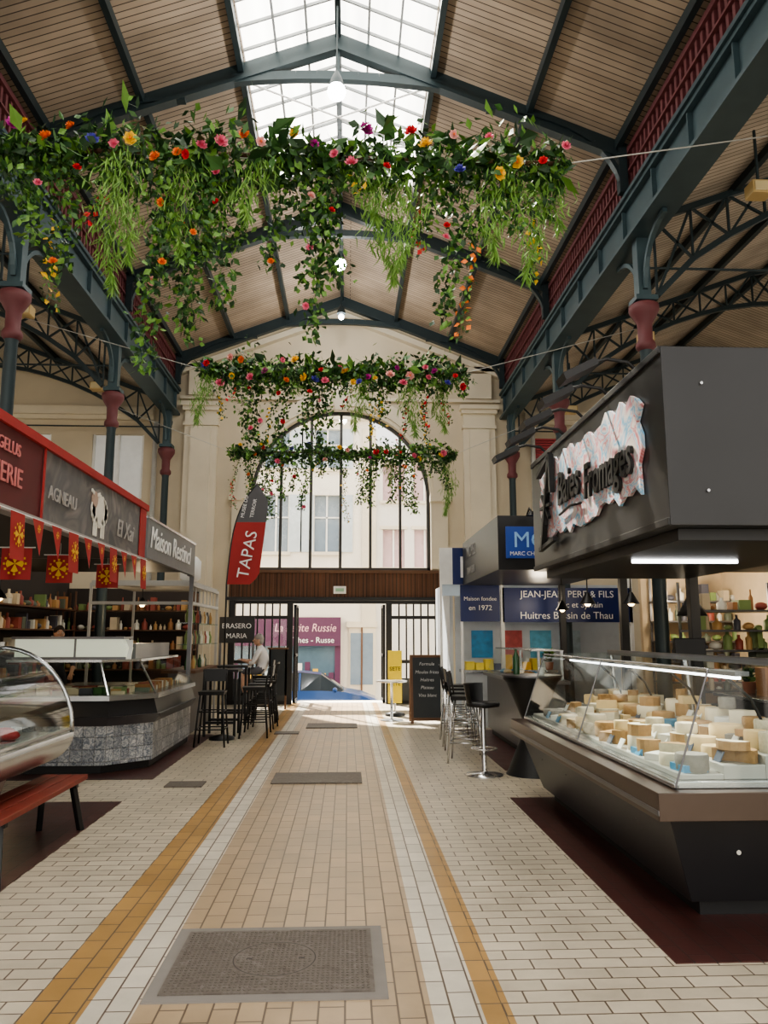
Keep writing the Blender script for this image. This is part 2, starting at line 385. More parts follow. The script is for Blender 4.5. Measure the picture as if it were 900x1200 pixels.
for sg in (-1,1):
    for d,dz,h in ((.2,-.38,.14),(.28,-.24,.06)):
        b.beam((C,YW-d/2,RZ+dz),(C+sg*4.0,YW-d/2,rz(4.0)+dz),d,h,CREAM2)
b.obj('trim_north_wall')
b=M()
for sg in (-1,1):
    a,c=sorted((C+sg*4.6,C+sg*13.2)); 
    b.box(a,c,YW,YW+.4,0,4.9,CREAM); b.box(a,c,YW,YW+.4,6.5,9.2,CREAM)
    xs=[4.6,4.85,6.1,7.1,8.3,9.5,10.7,13.2]
    for i in range(0,len(xs)-1,2):
        p,q=sorted((C+sg*xs[i],C+sg*xs[i+1])); b.box(p,q,YW,YW+.4,4.9,6.5,CREAM)
    b.box(a,c,YW-.25,YW,6.95,7.15,CREAM2); b.box(a,c,YW-.15,YW,6.85,6.95,CREAM2)
b.obj('wall_north_aisles')
b=M()
for i,(o0,o1) in enumerate(((4.85,6.1),(7.1,8.3),(9.5,10.7))):
    for sg in (-1,1):
        p,q=sorted((C+sg*o0,C+sg*o1))
        b.box(p,q,YW+.1,YW+.13,4.9,6.5,mat('frosted_pane',(.60,.60,.58),.5,emis=.15,ecol=(.95,.95,.9)))
        for x in (p+.02,(p+q)/2,q-.02): b.box(x-.03,x+.03,YW+.04,YW+.16,4.9,6.5,WHITE)
        if sg>0:
            z=5.75
            while z<6.48: b.box(p,q,YW-.05,YW+.03,z,z+.045,mat('shutter_red',(.38,.05,.06),.6)); z+=.065
b.obj('window_aisle_end')
for sg,nm in ((-1,'west'),(1,'east')):
    b=M(); p,q=sorted((C+sg*13.2,C+sg*13.5)); b.box(p,q,Y0,YW+.4,0,4.0,CREAM); b.box(p,q,Y0,YW+.4,6.6,7.5,CREAM)
    y=Y0
    while y<YW: b.box(p,q,y,y+1.0,4.0,6.6,CREAM); y+=2.9
    b.obj('wall_'+nm)
b=M(); 
for x in (-4.75,4.6): b.cyl((x,YW-.12,.0),(x,YW-.12,6.8),.06,mat('pipe_grey',(.45,.45,.43),.5),n=10)
b.obj('drain_pipe')

LBR=plank_mat('lintel_brown',(.17,.08,.045),(.13,.06,.035),.09,'X'); 
b=M(); b.box(C-2.65,C+2.65,YW-.05,YW+.3,2.52,3.10,LBR); b.box(C-2.7,C+2.7,YW-.1,YW+.32,3.10,3.17,WOOD); b.box(C-2.7,C+2.7,YW-.1,YW+.32,2.45,2.52,BLACK)
x=C-2.65
while x<C+2.6: b.box(x,x+.02,YW-.065,YW-.05,2.52,3.1,WOOD); x+=.13
o=b.obj('trim_lintel')
b=M(); b.box(C-.15,C+.15,YW-.12,YW-.07,2.6,2.78,WHITE); b.box(C-.1,C+.1,YW-.125,YW-.12,2.65,2.73,mat('exit_green',(.3,.5,.35),.5)); b.obj('exit_sign')
b=M(); FR=mat('window_frame_dark',(.05,.05,.05),.5)
A=arch_pts(RA,ZS,40);B=arch_pts(RA-.08,ZS,40)
for i in range(40):
    b.hexa([(B[i][0],YW+.15,B[i][1]),(B[i+1][0],YW+.15,B[i+1][1]),(B[i+1][0],YW+.25,B[i+1][1]),(B[i][0],YW+.25,B[i][1])],[(A[i][0],YW+.15,A[i][1]),(A[i+1][0],YW+.15,A[i+1][1]),(A[i+1][0],YW+.25,A[i+1][1]),(A[i][0],YW+.25,A[i][1])],FR)
for o_ in (-1.48,-.74,0,.74,1.48):
    zt=ZS+math.sqrt((RA-.05)**2-o_**2); b.box(C+o_-.035,C+o_+.035,YW+.17,YW+.23,3.17,zt,FR)
for sg in (-1,1): 
    p,q=sorted((C+sg*RA,C+sg*(RA-.08))); b.box(p,q,YW+.15,YW+.25,3.17,ZS,FR)
b.box(C-RA,C+RA,YW+.15,YW+.25,3.17,3.25,FR)
PP=arch_pts(RA,ZS,24)
for i in range(24):
    b.add([(PP[i][0],YW+.2,3.17),(PP[i+1][0],YW+.2,3.17),(PP[i+1][0],YW+.2,PP[i+1][1]),(PP[i][0],YW+.2,PP[i][1])],[(0,1,2,3)],WGL)
b.obj('window_arched')

b=M()
for (x0,x1) in ((C-2.64,C-1.12),(C+1.12,C+2.64)):
    for x in (x0,x1-.14): b.box(x,x+.14,YW,YW+.16,0,2.44,BLACK)
    for z in (.0,.95,2.0,2.36): b.box(x0,x1,YW+.04,YW+.12,z,z+.08,BLACK)
    n=7
    for i in range(1,n): 
        x=x0+.14+(x1-x0-.28)*i/n; b.box(x-.018,x+.018,YW+.05,YW+.1,0,2.4,BLACK)
    b.add([(x0,YW+.09,.05),(x1,YW+.09,.05),(x1,YW+.09,2.4),(x0,YW+.09,2.4)],[(0,1,2,3)],WGL)
    b.box(x0+.1,x1-.1,YW+.03,YW+.08,.08,.6,mat('gate_panel',(.04,.045,.05),.4))
b.box(C-1.12,C+1.12,YW,YW+.16,2.37,2.44,BLACK)
b.obj('door_gate')
for sg in (-1,1):
    b=M(); x=C+sg*1.08
    for y in (YW+.2,YW+1.1): b.box(x-.03,x+.03,y,y+.06,.02,2.35,BLACK)
    for z in (.02,1.1,2.29): b.box(x-.03,x+.03,YW+.2,YW+1.15,z,z+.06,BLACK)
    for i in range(1,6): b.box(x-.012,x+.012,YW+.2+.15*i,YW+.22+.15*i,.05,2.3,BLACK)
    b.obj('door_leaf')

# ------------------------------------------------------------------ exterior
ASP=mat('asphalt',(.13,.13,.13),.9); STONE=mat('facade_stone',(.76,.72,.64),.85,0,.08,1.0); STONE2=mat('facade_grey',(.68,.66,.62),.85,0,.08,1)
b=M(); b.box(-30,30,YW+.5,45,-1.2,-.95,ASP); 
for i in range(5): b.box(-4,4,YW+.5,YW+.8+.3*(5-i),-.95,-.95+.19*(i+1)-.0,STONE2) 
b.box(-30,30,26.4,28,-.95,-.8,STONE2); b.obj('street')
YF=28.0
def windowed(b,x0,x1,zb,zt,wins,m):
    ed=sorted(set([x0,x1]+[w for q in wins for w in q[:2]]))
    for i in range(len(ed)-1):
        a,c=ed[i],ed[i+1]; col=[q for q in wins if q[0]<=a+1e-6 and q[1]>=c-1e-6]; col.sort(key=lambda q:q[2])
        z=zb
        for q in col: b.box(a,c,YF,YF+.4,z,q[2],m); z=q[3]
        b.box(a,c,YF,YF+.4,z,zt,m)
WP=mat('dark_window_pane',(.20,.26,.33),.15); SH=mat('shutter_greyblue',(.50,.56,.60),.7); PK=mat('curtain_pink',(.52,.38,.40),.8)
b=M()
wl=[(-4.9,-4.0,4.6,6.7),(-3.1,-2.2,4.6,6.7),(-1.25,-.35,4.6,6.7),(-3.1,-2.2,7.7,9.2),(-1.25,-.35,7.7,9.2),(-4.9,-4.0,7.7,9.2)]
windowed(b,-12,.75,-.8,9.6,wl,STONE)
for w in wl:
    b.box(w[0],w[1],YF+.2,YF+.22,w[2],w[3],WP); b.box((w[0]+w[1])/2-.03,(w[0]+w[1])/2+.03,YF+.14,YF+.2,w[2],w[3],WHITE)
    b.box(w[0],w[1],YF+.14,YF+.2,(w[2]*.4+w[3]*.6),(w[2]*.4+w[3]*.6)+.05,WHITE)
    b.box(w[0]-.5,w[0]-.03,YF-.06,YF,w[2],w[3],SH); b.box(w[1]+.03,w[1]+.5,YF-.06,YF,w[2],w[3],SH)
    b.box(w[0]-.1,w[1]+.1,YF-.12,YF,w[2]-.12,w[2],CREAM2)
b.box(-12,.75,YF-.15,YF,3.6,3.8,CREAM2); b.box(-12,.75,YF-.3,YF,9.5,9.75,CREAM2)
b.box(.5,1.0,YF-.12,YF,-.8,9.2,CREAM2)
b.obj('townhouse_facade')
b=M(); wr=[(1.25,2.05,4.05,5.45),(2.4,3.2,4.05,5.45),(1.25,2.05,6.5,7.9),(2.4,3.2,6.5,7.9),(4.2,5.0,4.05,5.45),(4.2,5.0,6.5,7.9)]
windowed(b,.75,12,-.8,8.6,wr,STONE2)
for w in wr:
    b.box(w[0],w[1],YF+.2,YF+.22,w[2],w[3],PK); b.box((w[0]+w[1])/2-.03,(w[0]+w[1])/2+.03,YF+.14,YF+.2,w[2],w[3],WHITE); b.box(w[0]-.1,w[1]+.1,YF-.1,YF,w[2]-.1,w[2],CREAM2); b.box(w[0]-.1,w[1]+.1,YF-.06,YF,w[3],w[3]+.12,CREAM2)
b.box(.75,12,YF-.12,YF,3.4,3.55,CREAM2)
b.obj('townhouse_facade')
b=M(); PUR=mat('shop_purple',(.10,.03,.08),.5)
b.box(-4.6,-.25,YF-.35,YF,1.25,2.25,PUR); b.box(-4.5,-.35,YF-.12,YF-.02,-.4,1.25,mat('shop_glass',(.10,.16,.22),.1)); b.box(-4.6,-4.4,YF-.2,YF,-.8,1.25,PUR); b.box(-.45,-.25,YF-.2,YF,-.8,1.25,PUR); b.box(-4.5,-.3,YF-.2,YF,-.8,-.35,PUR); b.box(-2.2,-2.1,YF-.16,YF,-.4,1.25,WHITE)
for i in range(14): 
    x=-4.3+i*.28; b.box(x,x+.18,YF-.16,YF-.12,-.3+R.random()*.3,.1+R.random()*.7,R.choice([YEL,PUR,WHITE,SH]))
o=b.obj('shop_front')
text(o,'La Petite Russie',(-1.5,YF-.36,1.75),.40,'-Y',mat('sign_pink',(.75,.45,.5),.5),align='CENTER',shear=.2,sx=.85); text(o,'Thes - Russe',(-1.2,YF-.36,1.36),.28,'-Y',TXTW,align='CENTER')
b=M(); b.box(.05,.95,YF-.1,YF-.01,-.8,1.9,mat('door_cream',(.62,.55,.45),.6)); b.box(.1,.9,YF-.13,YF-.1,-.1,1.7,WP); b.box(-.05,1.05,YF-.16,YF-.01,1.9,2.1,CREAM2); b.box(.47,.53,YF-.16,YF-.1,-.8,1.9,WOOD); b.obj('door_townhouse')

def car(x,y,z):
    b=M(); CB=mat('car_blue',(.015,.07,.26),.3,.3,.05,coat=.6); CG=mat('car_glass',(.03,.04,.05),.08); TY=mat('tyre',(.02,.02,.02),.8)
    st=[(-2.02,.70,.40,.72,.74,.60),(-1.9,.82,.30,.90,.96,.66),(-1.5,.86,.26,.98,1.30,.62),(-1.0,.87,.26,1.0,1.47,.60),(-.2,.87,.26,1.0,1.52,.62),(.35,.87,.26,1.0,1.46,.61),(1.0,.87,.26,.97,1.02,.70),(1.5,.85,.26,.86,.93,.68),(1.9,.78,.30,.70,.78,.60),(2.06,.62,.38,.55,.60,.50)]
    rings=[]
    for sx,w,zb,zl,zt,wt in st:
        rings.append([(x+sx,y-w*.92,z+zb),(x+sx,y-w,z+(zb+zl)/2),(x+sx,y-w*.97,z+zl),(x+sx,y-wt,z+zt-.02),(x+sx,y-wt*.6,z+zt),(x+sx,y+wt*.6,z+zt),(x+sx,y+wt,z+zt-.02),(x+sx,y+w*.97,z+zl),(x+sx,y+w,z+(zb+zl)/2),(x+sx,y+w*.92,z+zb)])
    n=10
    for i in range(len(rings)-1):
        for j in range(n):
            k=(j+1)%n; m=CB
            if j in (2,6) and 2<=i<=4: m=CG
            if i==5 and j in (2,3,4,5,6): m=CG
            if i==1 and j in (3,4,5): m=CG
            b.add([rings[i][j],rings[i][k],rings[i+1][k],rings[i+1][j]],[(0,1,2,3)],m,m is CB)
    b.add(rings[0],[tuple(range(n))],CB); b.add(rings[-1],[tuple(range(n))[::-1]],CB)
    for s in (-1,1):
        for wx in (-1.3,1.3):
            b.cyl((x+wx,y+s*.68,z+.33),(x+wx,y+s*.89,z+.33),.33,TY,n=20); b.cyl((x+wx,y+s*.89,z+.33),(x+wx,y+s*.90,z+.33),.2,STEEL,n=14)
        b.beam((x-.25,y+s*.865,z+1.0),(x-.25,y+s*.635,z+1.47),.05,.02,CB)
        b.ball((x+1.86,y+s*.62,z+.66),.12,WHITE,(1,1,.6),10,6); b.ball((x+.75,y+s*.95,z+1.03),.1,CB,(.7,1,.7),8,6)
    b.box(x+1.95,x+2.08,y-.4,y+.4,z+.34,z+.48,TY)
    return b.obj('car')
car(-1.1,23.2,-.93)

# ------------------------------------------------------------------ manholes
MH=patch_mat('manhole_iron',[(.11,.09,.075),(.15,.13,.11),(.12,.10,.085),(.17,.15,.13)],11,.6); MHD=mat('manhole_groove',(.06,.05,.045),.7); MHF=mat('manhole_cement',(.23,.21,.19),.9)
def manhole(x0,x1,y0,y1,fr=True):
    b=M()
    if fr: b.box(x0-.06,x1+.06,y0-.06,y1+.06,.0,.008,MHF)
    b.box(x0,x1,y0,y1,.0,.014,MH)
    if fr:
        cx,cy=(x0+x1)/2,(y0+y1)/2
        b.lathe([(.20,.0145),(.206,.0145)],(cx,cy,0),MHD,40,caps=False)
        n=40
        for i in range(n):
            for j in range(26):
                x=x0+.03+(x1-x0-.06)*i/(n-1); y=y0+.03+(y1-y0-.06)*j/25
                if abs(math.hypot(x-cx,y-cy)-.204)>.015: b.box(x-.004,x+.004,y-.006,y+.006,.014,.0165,MH,rot=.78 if (i+j)%2 else -.78)
        for x in (cx-.14,cx+.12): b.box(x,x+.03,cy-.008,cy+.008,.014,.015,MHD)
    return b.obj('manhole_cover')
manhole(-.84,.135,3.80,4.55); manhole(-.83,.17,8.85,9.5,False); manhole(-.72,.18,14.0,14.7,False); manhole(-1.95,-1.55,8.7,9.0,False); manhole(-1.2,-.8,13.2,13.5,False)

# ------------------------------------------------------------------ garlands
LG=[mat('leaf_dark',(.018,.055,.018),.5,0,.3),mat('leaf_mid',(.04,.115,.025),.5,0,.3),mat('leaf_light',(.13,.27,.05),.5,0,.2),mat('leaf_fern',(.20,.36,.08),.5,0,.2)]
FL=[mat('petal_red',(.60,.02,.03),.6),mat('petal_pink',(.72,.16,.26),.6),mat('petal_orange',(.78,.20,.04),.6),mat('petal_yellow',(.82,.52,.05),.6),mat('petal_magenta',(.42,.02,.26),.6),mat('petal_blue',(.08,.07,.40),.6),mat('petal_blush',(.78,.40,.38),.6)]
FW=[0,0,1,1,1,2,3,3,4,5,6]
def leaf(b,p,d,up,L,W,m):
    d=d.normalized(); a=d.cross(up)
    if a.length<.05:a=d.cross(Vector((1,.1,0)))
    a.normalize(); n=a.cross(d)
    mid=p+d*L*.45
    b.add([p,mid+a*W-n*W*.4,p+d*L-n*L*.15,mid-a*W-n*W*.4],[(0,1,2),(0,2,3)],m)
def rv(s=1): return Vector((R.uniform(-1,1),R.uniform(-1,1),R.uniform(-1,1)))*s
def flower(b,p,r,m):
    nrm=Vector((R.uniform(-.8,.8),-1,R.uniform(-.5,.9))).normalized(); a=nrm.cross(Vector((0,0,1))).normalized(); c=a.cross(nrm)
    for lay,(rr,h) in enumerate(((1,.05),(.8,.25),(.58,.45),(.36,.6))):
        k=7 if lay==0 else 5
        for i in range(k):
            t=2*math.pi*i/k+lay*.5; e=a*math.cos(t)+c*math.sin(t); f=-a*math.sin(t)+c*math.cos(t)
            b.add([p,p+e*rr*r*.6+f*r*.48*rr+nrm*r*h,p+e*rr*r*.95+nrm*r*(h+.3),p+e*rr*r*.6-f*r*.48*rr+nrm*r*h],[(0,1,2,3)],m)
    if m in (FL[3],FL[6]): b.ball(p+nrm*r*.35,r*.2,FL[2],n=6,k=4)
def garland(x0,x1,y,z,dens,nfl,cable,strands,big=1):
    b=M(); W=x1-x0
    b.tube([cable[0],(x0,y,z),(x0+W*.5,y,z-.03),(x1,y,z),cable[1]],.006,mat('steel_wire',(.5,.5,.48),.4,.6),n=5)
    b.cyl((x0,y,z),(x1,y,z),.02,WOOD,n=6)
    N=int(dens*W)
    for i in range(N):
        u=R.random(); x=x0+W*u
        bul=.13+.12*math.sin(u*19+x0)*math.sin(u*7+1)
        p=Vector((x,y+R.gauss(0,.13),z+R.gauss(-.03,max(.06,bul)*.72)))
        d=rv()+Vector((0,0,-.15)); t=R.random()
        if t<.62: leaf(b,p,d,rv(),R.uniform(.07,.13),R.uniform(.018,.035),R.choice(LG[:2]+LG[:2]+[LG[2]]))
        elif t<.95: leaf(b,p,d+Vector((0,0,-.6)),rv(),R.uniform(.06,.12),.01,R.choice(LG[1:3]))
        else: leaf(b,p,d+Vector((0,0,.4)),rv(),R.uniform(.16,.26),R.uniform(.05,.075),R.choice(LG[:3]))
    for i in range(nfl):
        u=(i+R.random())/nfl; flower(b,Vector((x0+W*u,y-.16-R.random()*.12,z+R.uniform(-.28,.12))),R.uniform(.038,.07)*big,FL[R.choice(FW)])
    for (u,ln,kind) in strands:
        x=x0+W*u; yy=y+R.uniform(-.15,.15); ph=R.random()*6
        step=.010 if kind=='fern' else .0095
        n=int(ln/step)
        for i in range(n):
            s=i/n; zz=z-.08-ln*s; wob=.05*math.sin(s*5+ph)
            if kind=='fern':
                w=.16*(math.sin(math.pi*min(1,s*1.05+.12))**.6)
                for q in range(4):
                    p=Vector((x+wob+R.gauss(0,w*.55),yy+R.gauss(0,w*.4),zz))
                    leaf(b,p,Vector((R.gauss(0,.45),R.gauss(0,.35),-1)),rv(),R.uniform(.07,.15),.0075,R.choice(LG[2:]))
            elif kind=='ivy':
                w=.070*(1-.35*s)
                for q in range(2):
                    p=Vector((x+wob+R.gauss(0,w),yy+R.gauss(0,w),zz)); leaf(b,p,rv()+Vector((0,0,-.7)),rv(),R.uniform(.045,.085),R.uniform(.016,.027),R.choice(LG[:3]))
            else:
                p=Vector((x+wob+R.gauss(0,.03),yy+R.gauss(0,.03),zz)); leaf(b,p,rv()+Vector((0,0,-.4)),rv(),.05,.012,R.choice(LG[:3]))
                if i%4==0 and s>.4: leaf(b,p,rv(),rv(),.06,.022,kind)
        if kind=='ivy' and ln>.7:
            for q in range(int(ln*1.2+R.random())): flower(b,Vector((x+R.gauss(0,.06),yy-.09,z-.2-(ln-.1)*R.random())),R.uniform(.028,.045)*big,FL[R.choice([0,0,1,1,2,6])])
    return b.obj('hanging_flower_garland')
def strands(n,maxl,seed):
    rr=random.Random(seed); o=[]
    for i in range(n):
        u=(i+rr.uniform(.1,.9))/n; o.append((u,maxl*rr.uniform(.25,1)**1.2,rr.choice(['ivy','ivy','fern','ivy',FL[3],FL[0]])))
    return o
s1=[(.03,.30,'ivy'),(.07,.45,'ivy'),(.10,.8,'ivy'),(.135,1.0,'ivy'),(.13,1.3,FL[3]),(.19,.6,FL[0]),(.215,1.05,'fern'),(.245,.9,'fern'),(.285,1.0,'ivy'),(.30,1.8,'ivy'),(.335,.85,'fern'),(.345,1.45,'ivy'),(.37,1.35,'ivy'),(.385,.75,'fern'),(.40,1.25,'ivy'),(.42,.7,'ivy'),(.455,.5,'fern'),(.49,.8,'ivy'),(.53,.5,'ivy'),(.555,1.05,'ivy'),(.57,1.45,'ivy'),(.59,1.0,'ivy'),(.63,.35,FL[3]),(.655,.45,'fern'),(.69,.9,'fern'),(.715,.85,'fern'),(.75,.7,FL[0]),(.77,.5,'ivy'),(.80,1.3,'ivy'),(.82,1.45,FL[2]),(.85,.6,'ivy'),(.875,.8,'fern'),(.90,.55,'ivy'),(.93,.9,'fern'),(.935,.95,FL[3]),(.97,.4,'ivy'),(.985,.45,'fern')]
garland(-2.88,1.74,5.75,5.43,820,30,((-4.3,5.6,5.75),(3.9,5.6,5.72)),s1,1)
garland(-2.15,1.68,10.8,5.40,850,32,((-4.3,9.9,5.75),(3.9,9.9,5.75)),strands(26,1.2,3),1.15)
garland(-2.55,2.30,16.3,5.50,700,16,((-4.3,14.2,5.8),(3.9,14.2,5.8)),strands(24,1.5,5),1.2)

# ------------------------------------------------------------------ hall lamps
for (y,z,br_) in ((9.2,8.7,1),(13.9,8.65,1),(16.6,8.75,0)):
    b=M(); b.cyl((C,y,RZ-.1),(C,y,z+.12),.012,IRON,n=6); b.lathe([(.02,.28),(.05,.22),(.09,.12),(.10,.05)],(C,y,z),IRON,14); b.ball((C,y,z-.02),.12 if br_ else .07,LAMP if br_ else TUBE)
    b.obj('pendant_lamp')
    l=bpy.data.lights.new('lamp_light','POINT'); l.energy=120; l.shadow_soft_size=.12; l.color=(1,.97,.92); lo=bpy.data.objects.new('pendant_lamp_light',l); lo.location=(C,y,z-.2); scene.collection.objects.link(lo)
BEI=mat('floodlight_beige',(.50,.36,.16),.5)
for (x,y,z) in ((4.75,8.1,6.65),(4.9,12,6.4),(4.8,16,6.35),(-5.0,11.5,6.45),(-5.2,10.5,6.8),(-5.0,15,6.4)):
    b=M(); b.box(x-.12,x+.12,y-.1,y+.1,z,z+.16,BEI); b.box(x-.10,x+.10,y-.115,y-.1,z+.02,z+.14,mat('flood_glass',(.6,.5,.3),.2)); b.beam((x,y,z+.16),(x,y,7.5),.03,.03,IRON); b.obj('floodlight',.01)

# ------------------------------------------------------------------ RIGHT: cheese stall
b=M()
b.box(2.0,3.72,4.67,8.2,2.28,3.45,BLK2); b.box(3.72,5.4,6.2,8.2,2.28,3.0,BLK2)
b.box(1.985,2.0,4.67,8.2,2.28,2.33,BLACK); b.box(1.985,2.0,4.67,8.2,3.40,3.45,BLACK)
b.box(3.0,3.01,4.66,4.67,2.28,3.45,BLACK)
for (x,z) in ((2.25,2.5),(2.25,3.2),(2.9,2.5),(2.9,3.2)): b.cyl((x,4.665,z),(x,4.655,z),.010,STEEL,n=8)
b.box(2.1,3.6,4.8,8.1,2.20,2.28,BLACK)
b.box(2.25,3.1,6.0,6.04,2.17,2.20,TUBE)
for (x,y) in ((3.66,4.8),(5.3,8.0),(3.66,8.1)): b.box(x-.05,x+.05,y-.05,y+.05,0,2.28,BLACK)
sign=b.obj('cheese_stall_sign',.006)
GRAF=patch_mat('painted_panel',[(.62,.56,.54),(.50,.13,.15),(.62,.58,.58),(.14,.38,.58),(.66,.64,.62),(.55,.20,.24),(.54,.56,.62),(.62,.56,.52)],2.4,.6,2.6)
pts=[];rr=random.Random(5)
for i in range(26): pts.append((7.7-2.65*i/25,3.26+rr.uniform(-.06,.05)))
for i in range(6): pts.append((5.02+rr.uniform(-.05,.05),3.15-.5*i/5))
for i in range(26): pts.append((5.05+2.65*i/25,2.56+rr.uniform(-.05,.06)))
for i in range(6): pts.append((7.75+rr.uniform(-.05,.05),2.6+.6*i/5))
n=len(pts); bb=M(); bb.add([(1.97,y,z) for y,z in pts]+[(1.995,y,z) for y,z in pts],[tuple(range(n)),tuple(range(n,2*n))[::-1]]+[(i,n+i,n+(i+1)%n,(i+1)%n) for i in range(n)],GRAF)
bb.obj('painted_panel',parent=sign)
text(sign,'Baies',(1.95,7.02,2.80),.42,'-X',BLACK,ext=.012,shear=.15,sx=.78,bold=.006)
text(sign,'Fromages',(1.95,6.22,2.72),.40,'-X',BLACK,ext=.012,shear=.15,sx=.70,bold=.006)
bb=M(); bb.tube([(1.94,6.95,2.70),(1.94,6.6,2.73),(1.94,6.3,2.70)],.012,BLACK)
for i in range(4):
    a=i*math.pi/4; dy,dz=math.cos(a)*.18,math.sin(a)*.18
    bb.beam((1.93,7.40-dy,2.85-dz),(1.93,7.40+dy,2.85+dz),.03,.03,BLACK,up=(1,0,0))
bb.beam((1.93,7.55,2.45),(1.93,7.20,3.3),.05,.05,BLACK,up=(1,0,0)); bb.beam((1.93,7.65,3.2),(1.93,7.17,3.32),.05,.05,BLACK,up=(1,0,0)); bb.beam((1.93,7.15,2.95),(1.93,7.17,3.32),.05,.05,BLACK,up=(1,0,0))
bb.beam((1.93,7.65,2.45),(1.93,7.1,2.5),.04,.04,BLACK,up=(1,0,0))
bb.obj('star_emblem',parent=sign)
for y in (5.25,5.85,6.5,7.1,7.8):
    bb=M(); bb.tube([(2.1,y,3.45),(2.0,y,3.55),(1.85,y,3.57),(1.68,y,3.52)],.014,BLACK); bb.hexa([(1.52,y-.10,3.38),(1.76,y-.10,3.50),(1.76,y+.10,3.50),(1.52,y+.10,3.38)],[(1.50,y-.10,3.43),(1.74,y-.10,3.55),(1.74,y+.10,3.55),(1.50,y+.10,3.43)],BLACK); bb.obj('sign_spotlight',parent=sign)

LEDGE=mat('ledge_bronze',(.075,.052,.04),.3,.3)
b=M()
b.hexa([(1.97,4.62,.1),(3.0,4.62,.1),(3.0,8.0,.1),(1.97,8.0,.1)],[(1.79,4.42,.6),(3.0,4.42,.6),(3.0,8.15,.6),(1.79,8.15,.6)],BLK2)
b.box(2.05,2.95,4.7,7.9,0,.1,BLACK)
b.box(1.70,3.05,4.34,8.2,.60,.75,LEDGE); b.box(1.69,1.70,4.33,8.21,.63,.66,DSTEEL)
for y in (5.1,5.9,6.7,7.5): b.cyl((1.86,y,.45),(1.845,y,.455),.014,STEEL,n=8)
for x in (2.2,2.7): b.cyl((x,4.50,.4),(x,4.485,.4),.014,STEEL,n=8)
b.box(1.84,2.95,4.45,8.1,.75,.79,STEEL)
DW=mat('deck_grey',(.40,.40,.38),.35,.3)
STEP=[(1.90,2.15,.82),(2.15,2.40,.87),(2.40,2.62,.92),(2.62,2.85,.97)]
for x0,x1,z in STEP: b.box(x0,x1,4.5,8.05,.79,z,DW)
g=GLASS
b.add([(1.83,4.42,.76),(1.83,8.15,.76),(2.06,8.15,1.41),(2.06,4.42,1.41)],[(0,1,2,3)],g)
b.add([(2.06,4.42,1.41),(2.06,8.15,1.41),(2.75,8.15,1.43),(2.75,4.42,1.43)],[(0,1,2,3)],g)
for y in (4.42,8.15): b.add([(1.83,y,.76),(2.9,y,.76),(2.75,y,1.43),(2.06,y,1.41)],[(0,1,2,3)],g)
b.beam((2.06,4.42,1.41),(2.06,8.15,1.41),.014,.014,STEEL); b.beam((1.84,4.42,.77),(1.84,8.15,.77),.03,.025,STEEL)
b.beam((2.75,4.42,1.43),(2.75,8.15,1.43),.05,.05,DSTEEL)
for y in (4.42,6.3,8.15): b.beam((1.83,y,.76),(2.06,y,1.41),.012,.012,DSTEEL)
for y in (4.5,6.3,8.1): b.cyl((2.80,y,.79),(2.75,y,1.43),.02,STEEL)
b.beam((2.3,4.5,1.38),(2.3,8.1,1.38),.09,.03,DSTEEL); b.beam((2.3,4.55,1.355),(2.3,8.0,1.355),.035,.02,TUBE)
for y in (5.0,5.9,6.8,7.6): b.tube([(2.7,y,.97),(2.6,y,1.2),(2.42,y,1.36)],.010,BLACK)
b.obj('cheese_display_counter',.008)
l=bpy.data.lights.new('case_light','AREA'); l.shape='RECTANGLE'; l.size=.12; l.size_y=3.4; l.energy=9; l.color=(1,.90,.74); lo=bpy.data.objects.new('case_strip_light',l); lo.location=(2.3,6.3,1.33); scene.collection.objects.link(lo)
ck=[mat('cheese_cream',(.66,.50,.27),.6,0,.1,20),mat('cheese_white',(.72,.65,.50),.7,0,.08,20),mat('cheese_rind',(.36,.22,.10),.8,0,.3,30),mat('cheese_blue',(.50,.46,.35),.7,0,.35,40),mat('wrap_blue',(.06,.24,.42),.4),mat('cheese_orange',(.60,.30,.08),.6),mat('paper_white',(.72,.72,.68),.6),mat('wrap_dark',(.06,.08,.12),.5),mat('cheese_ash',(.22,.21,.19),.8,0,.3,30)]
b=M(); rr=random.Random(21)
def cheese(cx,cy,cz,r,h):
    t=rr.random(); m=rr.choice(ck[:4]+[ck[0],ck[0],ck[1],ck[8],ck[2]])
    if t<.44: b.lathe([(r*.95,0),(r,.012),(r,h-.012),(r*.94,h)],(cx,cy,cz),m,18)
    elif t<.82:
        a0=rr.random()*6; n=7; ang=rr.uniform(.9,4.5); pts=[(0,0)]+[(r*1.2*math.cos(a0+ang*i/n),r*1.2*math.sin(a0+ang*i/n)) for i in range(n+1)]
        k=len(pts); b.add([(cx+p,cy+q,cz) for p,q in pts]+[(cx+p,cy+q,cz+h) for p,q in pts],[(i,(i+1)%k,k+(i+1)%k,k+i) for i in range(1,k-1)],ck[2]); b.add([(cx+p,cy+q,cz+h) for p,q in pts],[tuple(range(k))],ck[2] if rr.random()<.5 else m)
        for e in (1,k-1): b.add([(cx,cy,cz),(cx+pts[e][0],cy+pts[e][1],cz),(cx+pts[e][0],cy+pts[e][1],cz+h),(cx,cy,cz+h)],[(0,1,2,3)],m)
    elif t<.93: b.box(cx-r,cx+r,cy-r*.6,cy+r*.6,cz,cz+h*.9,m,rot=rr.random())
    else: b.box(cx-r*.9,cx+r*.9,cy-r*.9,cy+r*.9,cz,cz+h*.5,rr.choice([ck[4],ck[6]]),rot=rr.random())
